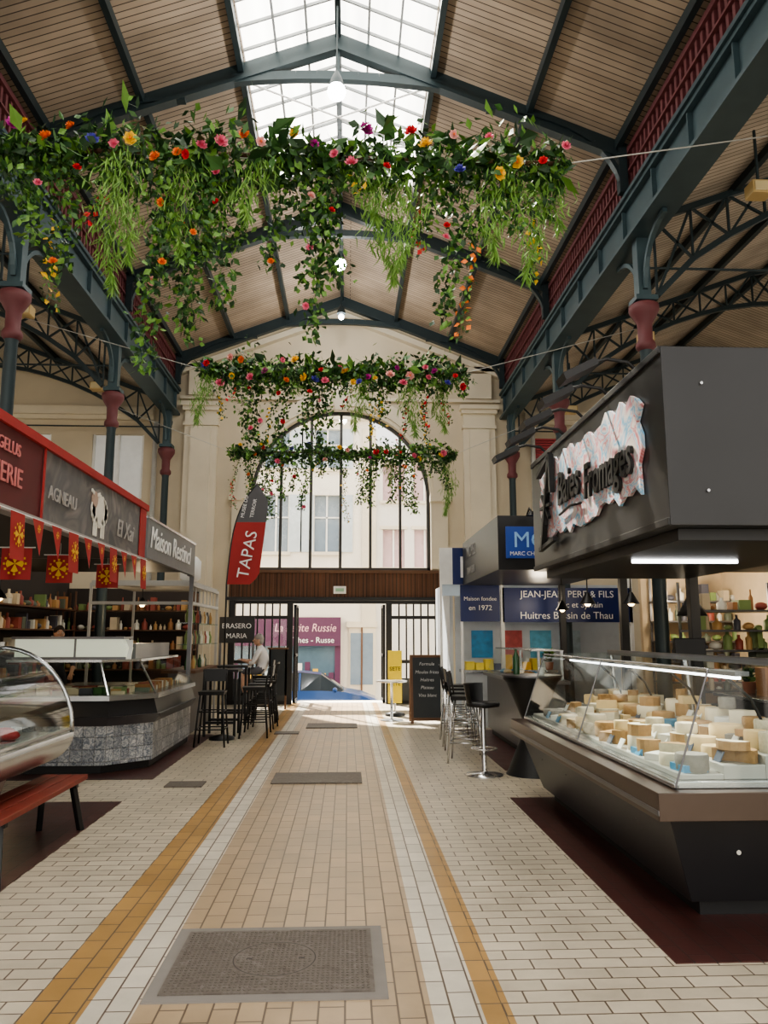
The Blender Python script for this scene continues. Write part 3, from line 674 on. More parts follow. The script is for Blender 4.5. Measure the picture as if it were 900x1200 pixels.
for si,(x0,x1,z) in enumerate(STEP):
    y=4.62+rr.random()*.05
    while y<7.95:
        r=rr.uniform(.065,.11); h=rr.uniform(.06,.12); cx=(x0+x1)/2+rr.uniform(-.02,.02)
        cheese(cx,y,z,r,h)
        if rr.random()<.22: cheese(cx,y,z+h,r*.8,h*.7)
        if rr.random()<.5:
            m=rr.choice([ck[4],ck[6],ck[6],ck[6],ck[7]]); xx=x0+.02
            b.hexa([(xx,y-.04,z),(xx+.008,y-.04,z),(xx+.008,y+.04,z),(xx,y+.04,z)],[(xx+.03,y-.04,z+.06),(xx+.038,y-.04,z+.06),(xx+.038,y+.04,z+.06),(xx+.03,y+.04,z+.06)],m)
        y+=r*2+.015
for y in (4.55,5.2): b.box(1.93,2.08,y,y+.16,.82,.86,ck[4],rot=.1); 
b.obj('cheese_assortment')

b=M(); b.box(2.0,3.75,10.2,13.4,2.47,3.2,BLK2); b.box(2.1,2.75,10.18,10.2,2.62,3.05,mat('mc_blue',(.03,.08,.38),.4))
for (x,y) in ((3.7,10.3),(3.7,13.3)): b.box(x-.05,x+.05,y-.05,y+.05,0,2.47,BLACK)
s2=b.obj('stall_fascia_sign',.006)
text(s2,'MC',(2.42,10.17,2.77),.30,'-Y',mat('mc_lightblue',(.30,.55,.90),.4),align='CENTER'); text(s2,'MARC CHEVRIN',(2.42,10.17,2.66),.075,'-Y',TXTW,align='CENTER')
text(s2,'MICHEL',(1.99,12.9,2.88),.26,'-X',mat('dull_letter',(.30,.30,.30),.5)); text(s2,'TRAITEUR',(1.99,12.9,2.6),.18,'-X',mat('dull_letter',(.3,.3,.3),.5))
for (x) in (2.4,2.75): 
    bb=M(); bb.tube([(x,10.2,3.2),(x,10.05,3.28),(x,9.95,3.22)],.012,BLACK); bb.lathe([(.03,.06),(.06,0)],(x,9.95,3.16),BLACK,10); bb.obj('sign_spotlight',parent=s2)
b=M(); b.box(2.35,2.95,10.6,13.2,.1,.95,mat('steel_counter',(.12,.12,.125),.35,.6)); b.box(2.3,3.0,10.5,13.3,.95,1.0,DSTEEL); b.box(2.4,2.9,10.7,13.1,0,.1,BLACK)
b.add([(2.35,10.6,1.0),(2.35,13.2,1.0),(2.5,13.2,1.4),(2.5,10.6,1.4)],[(0,1,2,3)],GLASS); b.box(2.5,2.95,10.6,13.2,1.39,1.41,STEEL)
for y in (10.6,11.9,13.15): b.box(2.9,2.94,y,y+.04,1,1.4,STEEL)
for i in range(22): b.ball((2.55+R.random()*.3,10.7+R.random()*2.4,1.03),.07,R.choice(ck[:6]),(1,1.2,.6),8,6)
b.obj('deli_counter',.005)
b=M(); b.box(2.75,5.1,13.75,13.83,1.84,2.45,BLUE); b.box(2.0,2.7,13.75,13.8,1.85,2.5,BLUE)
for x in (2.72,5.05): b.box(x,x+.06,13.75,13.85,0,2.62,WHITE)
b.box(2.0,2.04,13.75,13.8,0,1.85,WHITE)
o=b.obj('oyster_stall_sign')
text(o,'JEAN-JEAN PERE & FILS',(3.92,13.74,2.28),.17,'-Y',TXTW,align='CENTER'); text(o,'Luc et Sylvain',(4.15,13.74,2.1),.15,'-Y',TXTW,align='CENTER'); text(o,'Huitres Bassin de Thau',(3.9,13.74,1.90),.18,'-Y',TXTW,align='CENTER')
text(o,'Maison fondee',(2.35,13.74,2.22),.1,'-Y',TXTW,align='CENTER'); text(o,'en 1972',(2.35,13.74,2.05),.13,'-Y',TXTW,align='CENTER')
b=M(); b.box(1.85,2.25,13.65,13.7,2.5,3.15,BLUE); b.box(1.62,1.85,13.65,13.7,2.5,3.15,WHITE); b.box(1.62,1.66,13.65,13.7,0,2.5,WHITE); b.box(1.62,1.98,13.68,13.7,2.3,2.5,mat('pale_blue_board',(.45,.55,.66),.5))
o=b.obj('hanging_stall_sign'); text(o,'F',(1.95,13.64,2.62),.55,'-Y',TXTW)
OYW=mat('oyster_white',(.50,.54,.58),.5)
b=M(); b.box(2.0,5.1,14.5,14.56,0,2.55,OYW); b.box(1.9,1.96,14.5,16.8,0,2.6,OYW); b.box(2.1,3.7,13.95,14.35,0,.95,OYW); b.box(2.05,3.75,13.9,14.4,.95,1.0,STEEL)
for i,c_ in enumerate([(.05,.25,.5),(.5,.1,.1),(.1,.35,.5),(.4,.5,.55)]): b.box(2.3+i*.55,2.7+i*.55,14.48,14.5,1.2,1.7,mat('poster_%d'%i,c_,.5,0,.5,9))
b.obj('oyster_stall')
b=M(); rr=random.Random(3)
for i in range(8):
    x=2.12+i*.17; h=rr.uniform(.1,.28); b.box(x,x+.15,13.98,14.2,1.0,1.0+h,rr.choice([BLUE,OYW,mat('crate_blue',(.1,.3,.6),.5),YEL,mat('lemon',(.8,.65,.1),.5)]))
b.obj('oyster_crates')
PCR=mat('partition_cream',(.62,.48,.31),.7)
b=M(); b.box(4.6,9.0,12.0,12.1,0,2.9,PCR); b.box(5.9,6.0,3,12,0,2.6,PCR); b.obj('stall_partition')
PROD=[mat('prod_%d'%i,c_,.5) for i,c_ in enumerate([(.5,.3,.12),(.35,.16,.06),(.6,.5,.35),(.12,.14,.10),(.30,.07,.05),(.7,.68,.6),(.08,.08,.1),(.2,.28,.1)])]
def rack(name,x0,x1,y0,y1,zs,face,fm=DSTEEL,seed=1,top=None,dens=1):
    b=M(); rr=random.Random(seed); zt=top or zs[-1]+.4
    for x in (x0,x1-.03):
        for y in (y0,y1-.03): b.box(x,x+.03,y,y+.03,0,zt,fm)
    for z in zs: b.box(x0,x1,y0,y1,z,z+.025,fm)
    for z in zs:
        A0,A1=(x0,x1) if face=='Y' else (y0,y1)
        a=A0+.06
        while a<A1-.12:
            w=rr.uniform(.06,.16); h=rr.uniform(.1,.28); m=rr.choice(PROD)
            if rr.random()<dens:
                t=rr.random()
                if face=='Y': cx,cy=a+w/2,(y0+y1)/2-.05
                else: cx,cy=(x0+x1)/2,a+w/2
                if t<.5: b.lathe([(w*.4,0),(w*.42,h*.6),(w*.15,h*.75),(w*.15,h)],(cx,cy,z+.025),m,10)
                elif t<.75: b.ball((cx,cy,z+.025+w*.35),w*.55,m,(1,1,.65),10,6)
                else:
                    if face=='Y': b.box(a,a+w,cy-.1,cy+.1,z+.025,z+.025+h,m)
                    else: b.box(cx-.1,cx+.1,a,a+w,z+.025,z+.025+h,m)
            a+=w+.02
    return b.obj(name)
rack('bread_rack',4.35,5.6,9.6,10.1,[.3,.6,.9,1.15,1.4,1.65,1.9],'Y',seed=4)
rack('shelf_unit',4.7,6.8,11.5,11.95,[.9,1.2,1.5,1.8,2.1],'Y',seed=9,dens=1)
rack('stock_shelf',5.45,5.85,5.0,9.0,[.5,.95,1.25,1.55,1.85],'X',seed=13,dens=1)
b=M(); b.box(4.4,5.0,5.0,9.2,.1,.9,DSTEEL); b.box(4.35,5.05,4.95,9.25,.9,.94,STEEL); b.box(4.45,4.95,5.1,9.1,0,.1,BLACK); b.obj('back_counter',.005)
b=M(); b.box(4.45,4.95,6.2,6.8,.94,1.3,STEEL); b.box(4.48,4.92,6.15,6.2,1.0,1.2,BLACK); b.box(4.5,4.9,6.25,6.75,1.3,1.36,BLACK); b.cyl((4.6,6.15,1.1),(4.6,6.05,1.1),.03,BLACK); b.cyl((4.8,6.15,1.1),(4.8,6.05,1.1),.03,BLACK); b.obj('espresso_machine',.015)
b=M(); b.box(3.1,3.4,7.2,7.5,.8,.95,DSTEEL); b.box(3.12,3.38,7.22,7.48,.95,.97,STEEL); b.cyl((3.25,7.35,.97),(3.25,7.35,1.45),.02,DSTEEL); b.box(3.1,3.4,7.3,7.36,1.4,1.58,BLACK); b.cyl((3.25,7.35,.0),(3.25,7.35,.8),.05,DSTEEL); b.obj('weighing_scale',.01)
b=M(); b.cyl((4.0,8.9,2.9),(4.0,8.9,2.15),.01,BLACK,n=6); b.lathe([(.012,.36),(.03,.25),(.10,.12),(.17,.0),(.16,.0)],(4.0,8.9,1.83),BLACK,18); b.box(3.6,4.4,8.88,8.92,2.9,2.93,BLACK); b.obj('pendant_shade')
b=M(); rr=random.Random(77)
for i in range(15):
    y=5.1+i*.25; 
    if 5.9<y<6.95: continue
    h=rr.uniform(.12,.35); w=rr.uniform(.07,.11)
    if rr.random()<.5: b.lathe([(w,0),(w*.9,h*.7),(w*.4,h)],(4.7,y,.94),rr.choice(PROD+[ck[1]]),12)
    else: b.box(4.6,4.82,y-w,y+w,.94,.94+h,rr.choice(PROD+[ck[1],ck[4]]))
b.obj('counter_groceries')
def plant(x,y,z,h,seed):
    b=M(); rr=random.Random(seed); b.lathe([(.06,0),(.08,.12),(.085,.13),(.07,.13)],(x,y,z),mat('terracotta',(.35,.13,.07),.7),14)
    for i in range(70):
        d=Vector((rr.uniform(-1,1),rr.uniform(-1,1),rr.uniform(.3,1.6))); leaf(b,Vector((x,y,z+.12+rr.random()*h*.4)),d,Vector((rr.random(),rr.random(),1)),rr.uniform(.1,.22)*h*2,.03,LG[rr.randint(0,2)])
    b.obj('potted_plant')
plant(3.66,14.15,1.0,.4,1); plant(4.7,9.05,.94,.3,2)
WB=mat('warm_bulb',(1,.7,.35),emis=12,ecol=(1,.7,.35))
for (x,y) in ((2.9,9.3),(3.4,9.2),(3.2,11.5)):
    b=M(); b.cyl((x,y,2.47),(x,y,2.1),.008,BLACK,n=6); b.lathe([(.02,.14),(.07,.05),(.1,0)],(x,y,1.98),BLACK,14); b.ball((x,y,1.99),.04,WB)
    if y<10: b.box(x-.3,x+.3,y-.01,y+1.0,2.47,2.49,BLACK)
    b.obj('pendant_lamp')
for (x,y,e) in ((4.9,10.8,50),(4.6,7.4,35),(3.0,12.0,14),(3.3,13.2,5)):  # added warm fill lights to brighten the right stalls, no lamp fixtures here
    l=bpy.data.lights.new('l','POINT'); l.energy=e; l.color=(1,.84,.62); l.shadow_soft_size=.15; lo=bpy.data.objects.new('stall_fill_light',l); lo.location=(x,y,2.15); scene.collection.objects.link(lo)

b=M(); b.lathe([(.33,0),(.30,.05),(.13,.45),(.12,.6),(.30,1.05),(.34,1.09),(.34,1.12)],(2.2,9.35,0),BLACK,26); b.lathe([(.36,1.12),(.36,1.14)],(2.2,9.35,0),DSTEEL,26); b.obj('poseur_table')
b=M(); b.lathe([(.035,0),(.04,.09),(.036,.09),(.03,.01)],(2.3,9.25,1.14),WHITE,14); b.tube([(2.34,9.25,1.17),(2.37,9.25,1.185),(2.34,9.25,1.21)],.006,WHITE); b.obj('coffee_mug')
b=M(); b.lathe([(.04,0),(.04,.2),(.015,.27),(.015,.3)],(2.05,9.5,1.14),mat('bottle_green',(.02,.08,.03),.15),12); b.obj('bottle')
CHR=mat('chrome_leg',(.6,.6,.6),.2,.9)
def barstool(x,y,rot=0,kind=0,h=.76,LM=None):
    LM=LM or BLACK
    b=M(); P=lambda a,c,z:(x+a*math.cos(rot)-c*math.sin(rot),y+a*math.sin(rot)+c*math.cos(rot),z)
    if kind==0:
        for sx in (-1,1):
            for sy in (-1,1): b.tube([P(sx*.22,sy*.22,0),P(sx*.16,sy*.16,h)],.014,LM)
        for z,k in ((.25,.205),(.5,.18)):
            q=[P(-k,-k,z),P(k,-k,z),P(k,k,z),P(-k,k,z)]
            for i in range(4): b.tube([q[i],q[(i+1)%4]],.01,LM,6)
        b.hexa([P(-.18,-.18,h),P(.18,-.18,h),P(.18,.18,h),P(-.18,.18,h)],[P(-.19,-.19,h+.05),P(.19,-.19,h+.05),P(.19,.19,h+.05),P(-.19,.19,h+.05)],BLACK)
        for s in (-1,1): b.tube([P(.17,s*.17,h),P(.22,s*.17,h+.33)],.012,BLACK)
        b.hexa([P(.20,-.18,h+.18),P(.22,-.18,h+.18),P(.22,.18,h+.18),P(.20,.18,h+.18)],[P(.22,-.18,h+.36),P(.24,-.18,h+.36),P(.24,.18,h+.36),P(.22,.18,h+.36)],BLACK)
    else:
        b.lathe([(.22,0),(.22,.012),(.05,.03),(.03,.05),(.025,h)],(x,y,0),CHR,20)
        ring=[P(.15*math.cos(t),.15*math.sin(t),.3) for t in [i/12*2*math.pi for i in range(13)]]; b.tube(ring,.01,CHR)
        b.cyl(P(0,0,.3),P(.15,0,.3),.01,CHR)
        b.lathe([(.05,0),(.19,.02),(.2,.05),(.19,.07),(.0,.07)],(x,y,h),BLACK,18)
        n=10; A=[];
        for j,z in enumerate((.05,.16,.28)):
            for i in range(n+1):
                t=-1.2+2.4*i/n; r=.19+.02*j; A.append(P(r*math.cos(t),r*math.sin(t),h+z))
        b.add(A,[(j*(n+1)+i,j*(n+1)+i+1,(j+1)*(n+1)+i+1,(j+1)*(n+1)+i) for j in range(2) for i in range(n)],BLACK,True)
    return b.obj('bar_stool')
barstool(1.60,9.3,2.6,1,.76); barstool(1.55,10.3,2.9,0,.78,CHR); barstool(1.60,11.05,3.1,0,.78,CHR); barstool(1.65,11.8,3.0,0,.78,CHR); barstool(1.7,12.6,3.0,0,.78,CHR)
b=M(); CH=mat('chalkboard',(.03,.035,.04),.7)
b.hexa([(1.2,14.65,.05),(1.78,14.65,.05),(1.78,14.68,.05),(1.2,14.68,.05)],[(1.2,14.85,1.2),(1.78,14.85,1.2),(1.78,14.88,1.2),(1.2,14.88,1.2)],CH)
for x in (1.18,1.76): b.beam((x+.02,14.65,0),(x+.02,14.86,1.24),.05,.04,WOOD); b.beam((x+.02,15.1,0),(x+.02,14.88,1.24),.05,.03,WOOD)
b.beam((1.18,14.86,1.22),(1.8,14.86,1.22),.04,.05,WOOD); b.beam((1.18,14.66,.08),(1.8,14.66,.08),.04,.05,WOOD)
cb=b.obj('chalkboard_sign')
for i,(s_,z) in enumerate((('Formule',1.05),('Moules frites',.9),('Huitres',.76),('Plateau',.62),('Vins blanc',.48))):
    t_=text(cb,s_,(1.49,14.64+(z-.05)*.174-.012,z),.085,'-Y',mat('chalk',(.5,.5,.5),.8),align='CENTER',ext=.001,shear=.2); t_.rotation_euler=(rad(80),0,0)
b=M(); b.lathe([(.22,0),(.22,.015),(.025,.04),(.025,.72),(.3,.72),(.3,.75)],(.85,15.2,0),STEEL,20); b.obj('bistro_table')
b=M(); b.cyl((.97,16.1,0),(.97,16.1,1.3),.02,STEEL); b.box(.83,1.11,16.08,16.12,.25,1.3,mat('yellow_banner',(.70,.52,.03),.6)); b.lathe([(.2,0),(.2,.05),(.05,.08)],(.97,16.1,0),BLACK,16); 
o=b.obj('yellow_banner_stand'); text(o,'SETE',(.97,16.07,.9),.11,'-Y',BLACK,align='CENTER',ext=.001); text(o,'FETE',(.97,16.07,.6),.11,'-Y',BLACK,align='CENTER',ext=.001)

# ------------------------------------------------------------------ LEFT stalls
GREYB=patch_mat('grey_banner',[(.09,.09,.10),(.18,.17,.165),(.12,.12,.13),(.25,.23,.22)],1.6)
DRED=mat('dark_red_banner',(.12,.02,.025),.55,0,.45,2)
b=M(); b.box(-2.46,-2.4,3.6,6.05,2.5,3.06,DRED); b.box(-2.46,-2.4,6.05,9.15,2.5,3.06,GREYB)
b.box(-2.48,-2.37,3.6,9.2,3.06,3.13,RED); b.box(-2.48,-2.38,3.6,9.2,2.46,2.5,mat('awning_grey',(.35,.33,.32),.6))
for y in (6.05,): b.box(-2.395,-2.385,y,y+.03,2.5,3.06,RED)
b.box(-2.395,-2.385,8.9,9.15,2.5,3.06,RED)
b.box(-5.4,-2.48,3.6,9.2,2.5,2.56,mat('awning_dark',(.05,.045,.045),.8))
for (x,y) in ((-5.3,3.7),(-5.3,9.1)): b.box(x-.04,x+.04,y-.04,y+.04,0,2.5,DSTEEL)
aw=b.obj('stall_awning')
text(aw,'BOUCHERIE',(-2.39,4.6,2.66),.2,'+X',mat('pale_red',(.6,.2,.2),.5)); text(aw,'ANGELUS',(-2.39,5.05,2.88),.13,'+X',mat('pale_red',(.6,.2,.2),.5)); text(aw,'AGNEAU',(-2.38,6.15,2.68),.16,'+X',mat('dim_white',(.38,.36,.35),.5)); text(aw,'El Xai',(-2.38,8.0,2.62),.26,'+X',mat('dim_white',(.38,.36,.35),.5),shear=.2)
bb=M()
cy,cz=7.45,2.75; WL=mat('lamb_white',(.74,.71,.64),.8)
for i in range(16):
    a=i/16*2*math.pi; bb.cyl((-2.395,cy+.19*math.cos(a),cz+.03+.11*math.sin(a)),(-2.385,cy+.19*math.cos(a),cz+.03+.11*math.sin(a)),.055,WL,n=10)
bb.cyl((-2.395,cy,cz+.03),(-2.383,cy,cz+.03),.14,WL,n=16); bb.cyl((-2.395,cy-.16,cz+.12),(-2.380,cy-.16,cz+.12),.075,mat('lamb_face',(.45,.33,.27),.8),n=14)
for dy in (-.14,-.08,.08,.14): bb.box(-2.395,-2.383,cy+dy-.015,cy+dy+.015,cz-.22,cz-.04,WL)
for s in (-1,1): bb.beam((-2.38,cy-.16+s*.05,cz+.17),(-2.38,cy-.16+s*.12,cz+.19),.01,.03,WL)
bb.obj('lamb_picture',parent=aw)
def occ(b,cx,cy,cz,s,face):
    for i in range(4):
        a=i*math.pi/2; e=(math.cos(a),math.sin(a)); f=(-e[1],e[0])
        P=[(0,0),(e[0]*.7+f[0]*.35,e[1]*.7+f[1]*.35),(e[0]*.85,e[1]*.85),(e[0]*.7-f[0]*.35,e[1]*.7-f[1]*.35)]
        if face=='Y': b.add([(cx+p*s,cy,cz+q*s) for p,q in P],[(0,1,2,3)],YEL)
        else: b.add([(cx,cy+p*s,cz+q*s) for p,q in P],[(0,1,2,3)],YEL)
    for i in range(12):
        a=i*math.pi/6
        p,q=math.cos(a)*1.0*s,math.sin(a)*1.0*s; h=s*.1
        if face=='Y': b.add([(cx+p-h,cy,cz+q-h),(cx+p+h,cy,cz+q-h),(cx+p+h,cy,cz+q+h),(cx+p-h,cy,cz+q+h)],[(0,1,2,3)],YEL)
        else: b.add([(cx,cy+p-h,cz+q-h),(cx,cy+p+h,cz+q-h),(cx,cy+p+h,cz+q+h),(cx,cy+p-h,cz+q+h)],[(0,1,2,3)],YEL)
b=M()
b.cyl((-2.36,3.6,2.47),(-2.36,9.2,2.47),.006,WHITE,n=5)
for i in range(13):
    y=4.3+i*.38; tri=(i%3!=0); h=.28
    if tri: b.add([(-2.355,y,2.47),(-2.355,y+.22,2.47),(-2.33,y+.11,2.47-h)],[(0,1,2)],RED); occ(b,-2.345,y+.11,2.40,.03,'X')
    else: b.add([(-2.355,y,2.47),(-2.355,y+.24,2.47),(-2.34,y+.24,2.47-.34),(-2.34,y,2.47-.34)],[(0,1,2,3)],RED); occ(b,-2.335,y+.12,2.31,.08,'X')
b.obj('bunting_flags')
for (x,y,z) in ((-2.95,6.7,2.34),(-2.95,7.7,2.38),(-2.93,9.15,2.42)):
    b=M(); n=6; vs=[]
    for j in range(2):
        for i in range(n+1): vs.append((x+.25*i/n,y+.015*math.sin(i*1.3),z-.27*j))
    b.add(vs,[(i,i+1,n+2+i,n+1+i) for i in range(n)],RED,True); occ(b,x+.125,y-.02,z-.135,.09,'Y'); b.cyl((x-.03,y,z+.005),(x+.28,y,z+.005),.006,WHITE,n=5); b.cyl((x+.125,y,z),(x+.125,y,2.5),.003,WHITE,n=5)
    b.obj('occitan_flag')
b=M(); b.box(-2.46,-2.4,9.3,12.2,2.52,3.0,mat('restincl_grey',(.17,.18,.19),.5)); b.box(-2.47,-2.39,9.3,12.2,3.0,3.03,STEEL)
b.box(-4.9,-2.46,9.4,9.46,2.52,2.58,DSTEEL); b.box(-4.9,-4.84,9.4,9.46,0,2.58,DSTEEL); b.box(-4.9,-2.46,9.4,12.2,2.58,2.62,BLACK); b.box(-2.5,-2.44,12.34,12.4,0,2.58,DSTEEL); b.box(-2.5,-2.44,12.15,12.4,2.52,2.58,DSTEEL)
o=b.obj('stall_sign_board'); text(o,'Maison Restincl',(-2.39,9.4,2.66),.38,'+X',TXTW,shear=.2)
b=M(); n=18; GF=mat('flag_grey',(.10,.10,.11),.7); FX=.24
le=[];re=[]
for i in range(n+1):
    s=i/n; le.append((-2.20+FX+.12*s+.34*s**4,12.6,2.42+1.66*s))
    re.append((-2.20+FX+.06*s+.50*min(1,s*3+.75)+.12*s,12.6+.02*math.sin(s*6),2.42+1.66*s))
for i in range(n):
    k=RED if i<11 else GF
    ra=re[i];rb=re[i+1]
    if i>=14:
        f=lambda q:1-((q-14)/4)**2
        ra=tuple(le[i][j]+(re[i][j]-le[i][j])*f(i) for j in range(3)); rb=tuple(le[i+1][j]+(re[i+1][j]-le[i+1][j])*f(i+1) for j in range(3))
    b.add([le[i],ra,rb,le[i+1]],[(0,1,2,3)],k)
b.tube([(-2.2+FX,12.61,0)]+[(p[0],p[1]+.01,p[2]) for p in le],.014,BLACK)
b.lathe([(.2,0),(.2,.04),(.03,.08)],(-2.2+FX,12.61,0),BLACK,16)
o=b.obj('feather_flag')
t_=text(o,'TAPAS',(-1.86+FX,12.57,2.50),.27,'-Y',TXTW,ext=.002); t_.rotation_euler=(rad(90),rad(-80),0)
t_=text(o,'MUSEE DU',(-1.95+FX,12.57,3.50),.08,'-Y',TXTW,ext=.002); t_.rotation_euler=(rad(90),rad(-80),0)
t_=text(o,'TERROIR',(-1.80+FX,12.57,3.50),.08,'-Y',TXTW,ext=.002); t_.rotation_euler=(rad(90),rad(-80),0)

b=M(); BR=mat('bench_red',(.20,.03,.018),.45,0,.25,6)
for i in range(3): b.box(-2.56+i*.125,-2.445+i*.125,5.25,6.95,.40,.44,BR)
b.box(-2.53,-2.22,5.4,5.45,.36,.40,BLACK); b.box(-2.53,-2.22,6.75,6.8,.36,.40,BLACK); b.box(-2.40,-2.36,5.4,6.8,.34,.38,BLACK)
for y,s in ((5.42,-1),(6.78,1)):
    for sx in (-1,1): b.beam((-2.38+sx*.12,y,.38),(-2.38+sx*.17,y+s*.10,0),.045,.045,BLACK)
b.obj('bench',.006)

b=M(); BR2=mat('pedestal_pinkish',(.35,.26,.22),.5)
def arc(cx,cz,rx,rz_,a0,a1,n): return [(cx+rx*math.cos(a0+(a1-a0)*i/n),cz+rz_*math.sin(a0+(a1-a0)*i/n)) for i in range(n+1)]
gp=arc(-2.96,.80,.64,.70,0,math.pi/2,12)
ya,yb=3.9,6.85
SG=glass('shelf_glass',(.8,.9,.88),.05,.3)
b.add([(x,ya,z) for x,z in gp]+[(x,yb,z) for x,z in gp],[(i,i+1,14+i,13+i) for i in range(12)],GLASS,True)
tray=[(-3.5,.80),(-2.30,.80)]+arc(-2.61,.80,.31,.26,0,-math.pi/2,8)[1:]+[(-3.5,.54)]
b.prismY(tray,ya,yb,STEEL,True)
for y in (ya,yb): b.tube([(x,y,z) for x,z in gp],.018,STEEL)
b.add([(x,yb,z) for x,z in gp]+[(-3.45,yb,1.5),(-3.45,yb,.8),(-2.96,yb,.8)],[tuple(range(16))],GLASS)
b.box(-3.5,-2.93,ya,yb,1.50,1.55,STEEL); b.box(-3.5,-3.45,ya,yb,.8,1.5,STEEL)
b.box(-3.4,-2.75,ya+.1,yb-.1,1.10,1.115,SG); b.tube([(-2.33,ya,.83),(-2.33,yb,.83)],.02,STEEL)
b.box(-3.3,-3.2,ya+.1,yb-.1,1.46,1.49,TUBE)
b.hexa([(-3.4,4.2,0),(-2.85,4.2,0),(-2.85,6.5,0),(-3.4,6.5,0)],[(-3.4,4.1,.54),(-2.72,4.1,.54),(-2.72,6.65,.54),(-3.4,6.65,.54)],BR2)
for i in range(15):
    y=4.1+i*.17; 
    b.ball((-2.72+.1*(i%2),y,.84),.07,R.choice([PROD[0],PROD[4],PROD[2],RED]),(1.3,1,.6),8,6); b.ball((-3.05,y,.84),.07,R.choice([PROD[0],PROD[4],PROD[5]]),(1.3,1,.6),8,6); b.box(-3.2,-2.95,y,y+.12,1.115,1.16,R.choice(PROD))
b.obj('curved_display_case')

TILE=patch_mat('patterned_tiles',[(.60,.60,.60),(.16,.19,.24),(.66,.66,.65),(.26,.28,.32),(.68,.67,.65)],14,.35,.6,grid=.14)
b=M()
def octp(x0,x1,y0,y1,ch,z): return [(x0,y0,z),(x1-ch,y0,z),(x1,y0+ch,z),(x1,y1,z),(x0,y1,z)]
def slab5(pa,pb,m):
    n=len(pa); b.add(pa+pb,[(i,(i+1)%n,n+(i+1)%n,n+i) for i in range(n)]+[tuple(range(n))[::-1],tuple(range(n,2*n))],m)
X0,X1,Ya,Yb=-4.15,-2.36,9.5,12.3
slab5(octp(X0,X1-.08,Ya+.08,Yb,.45,0),octp(X0,X1-.08,Ya+.08,Yb,.45,.1),BLACK)
slab5(octp(X0,X1-.04,Ya+.04,Yb,.45,.1),octp(X0,X1-.04,Ya+.04,Yb,.45,.55),TILE)
slab5(octp(X0,X1-.02,Ya+.02,Yb,.45,.55),octp(X0,X1+.06,Ya-.06,Yb,.48,.66),DSTEEL)
slab5(octp(X0,X1+.02,Ya-.02,Yb,.46,.66),octp(X0,X1-.04,Ya+.04,Yb,.44,.84),BLK2)
slab5(octp(X0,X1+.02,Ya-.02,Yb,.46,.84),octp(X0,X1+.02,Ya-.02,Yb,.46,.90),STEEL)
pa=octp(X0,X1-.02,Ya+.02,Yb,.45,.90); pb=octp(X0,X1-.28,Ya+.28,Yb,.38,1.28)
b.add(pa+pb,[(0,1,6,5),(1,2,7,6),(2,3,8,7)],GLASS)
for i in (1,2): b.beam(pa[i],pb[i],.02,.02,STEEL)
slab5(octp(X0,X1-.26,Ya+.26,Yb,.38,1.28),octp(X0,X1-.26,Ya+.26,Yb,.38,1.31),STEEL)
LPm=mat('light_panel',(.62,.66,.52),.4,emis=.4,ecol=(.9,.95,.75))
pr=[(X0+.02,1.31),(-2.78,1.31),(-2.76,1.45),(-2.82,1.56),(X0+.02,1.56)]
b.prismY(pr,Ya+.45,Ya+.75,LPm); b.box(X0,-2.78,Ya+.38,Ya+.8,1.56,1.59,DSTEEL); b.box(X0,-2.76,Ya+.42,Ya+.45,1.31,1.34,DSTEEL)
b.box(-3.4,-3.38,Ya+.43,Ya+.45,1.31,1.56,DSTEEL)
b.box(-2.96,-2.74,10.3,12.2,1.31,1.50,DSTEEL)
rr=random.Random(8)
for i in range(60):
    x=rr.uniform(X0+.1,-2.85); y=rr.uniform(Ya+.25,Ya+.7)
    b.box(x,x+.14,y,y+.1,.9,.93+rr.random()*.05,rr.choice(PROD+[ck[1],LG[1]]))
for i in range(24):
    y=10.3+i*.08; b.box(-2.75,-2.55,y,y+.07,.9,.94+rr.random()*.06,rr.choice(PROD+[ck[1],ck[5]]))
b.obj('tiled_deli_counter')
b=M(); b.hexa([(-2.9,10.02,1.312),(-2.72,10.02,1.312),(-2.72,10.04,1.312),(-2.9,10.04,1.312)],[(-2.9,10.08,1.55),(-2.72,10.08,1.55),(-2.72,10.10,1.55),(-2.9,10.10,1.55)],WHITE); b.obj('price_card')

b=M(); KW=mat('kiosk_frame',(.42,.42,.41),.5)
for (x,y) in ((-2.55,12.75),(-2.55,15.3),(-4.15,12.75),(-4.15,15.3)): b.box(x-.02,x+.02,y-.02,y+.02,0,2.45,KW)
for z in (2.1,2.4):
    b.box(-4.15,-2.52,12.72,12.78,z,z+.05,KW); b.box(-2.58,-2.52,12.7,15.3,z,z+.05,KW)
for i in range(8): b.box(-2.56,-2.54,12.8+i*.34,12.82+i*.34,2.1,2.4,KW)
b.box(-4.15,-2.55,12.75,15.3,2.45,2.49,KW)
b.box(-3.0,-2.45,12.85,15.2,1.0,1.05,WOOD); b.box(-2.9,-2.6,12.9,15.1,0,1.0,mat('bar_front',(.16,.14,.13),.6))
for z in (1.45,1.8): b.box(-2.75,-2.5,12.8,15.2,z,z+.015,SG)
for i in range(40):
    z=R.choice([1.05,1.465,1.815]); y=12.9+R.random()*2.2; b.lathe([(.03,0),(.035,.12),(.012,.18),(.012,.22)],(-2.63,y,z),R.choice(PROD+[mat('bottle_green',(.02,.08,.03),.15)]),8)
o=b.obj('bar_kiosk')
b=M(); b.box(-2.75,-2.0,16.9,16.95,1.45,2.0,BLK2); b.box(-2.05,-2.0,16.9,16.95,0,1.45,DSTEEL);b.box(-2.75,-2.7,16.9,16.95,0,1.45,DSTEEL); o=b.obj('bar_sign'); text(o,'BRASERO',(-2.38,16.88,1.76),.15,'-Y',TXTW,align='CENTER'); text(o,'MARIA',(-2.38,16.88,1.55),.15,'-Y',TXTW,align='CENTER')
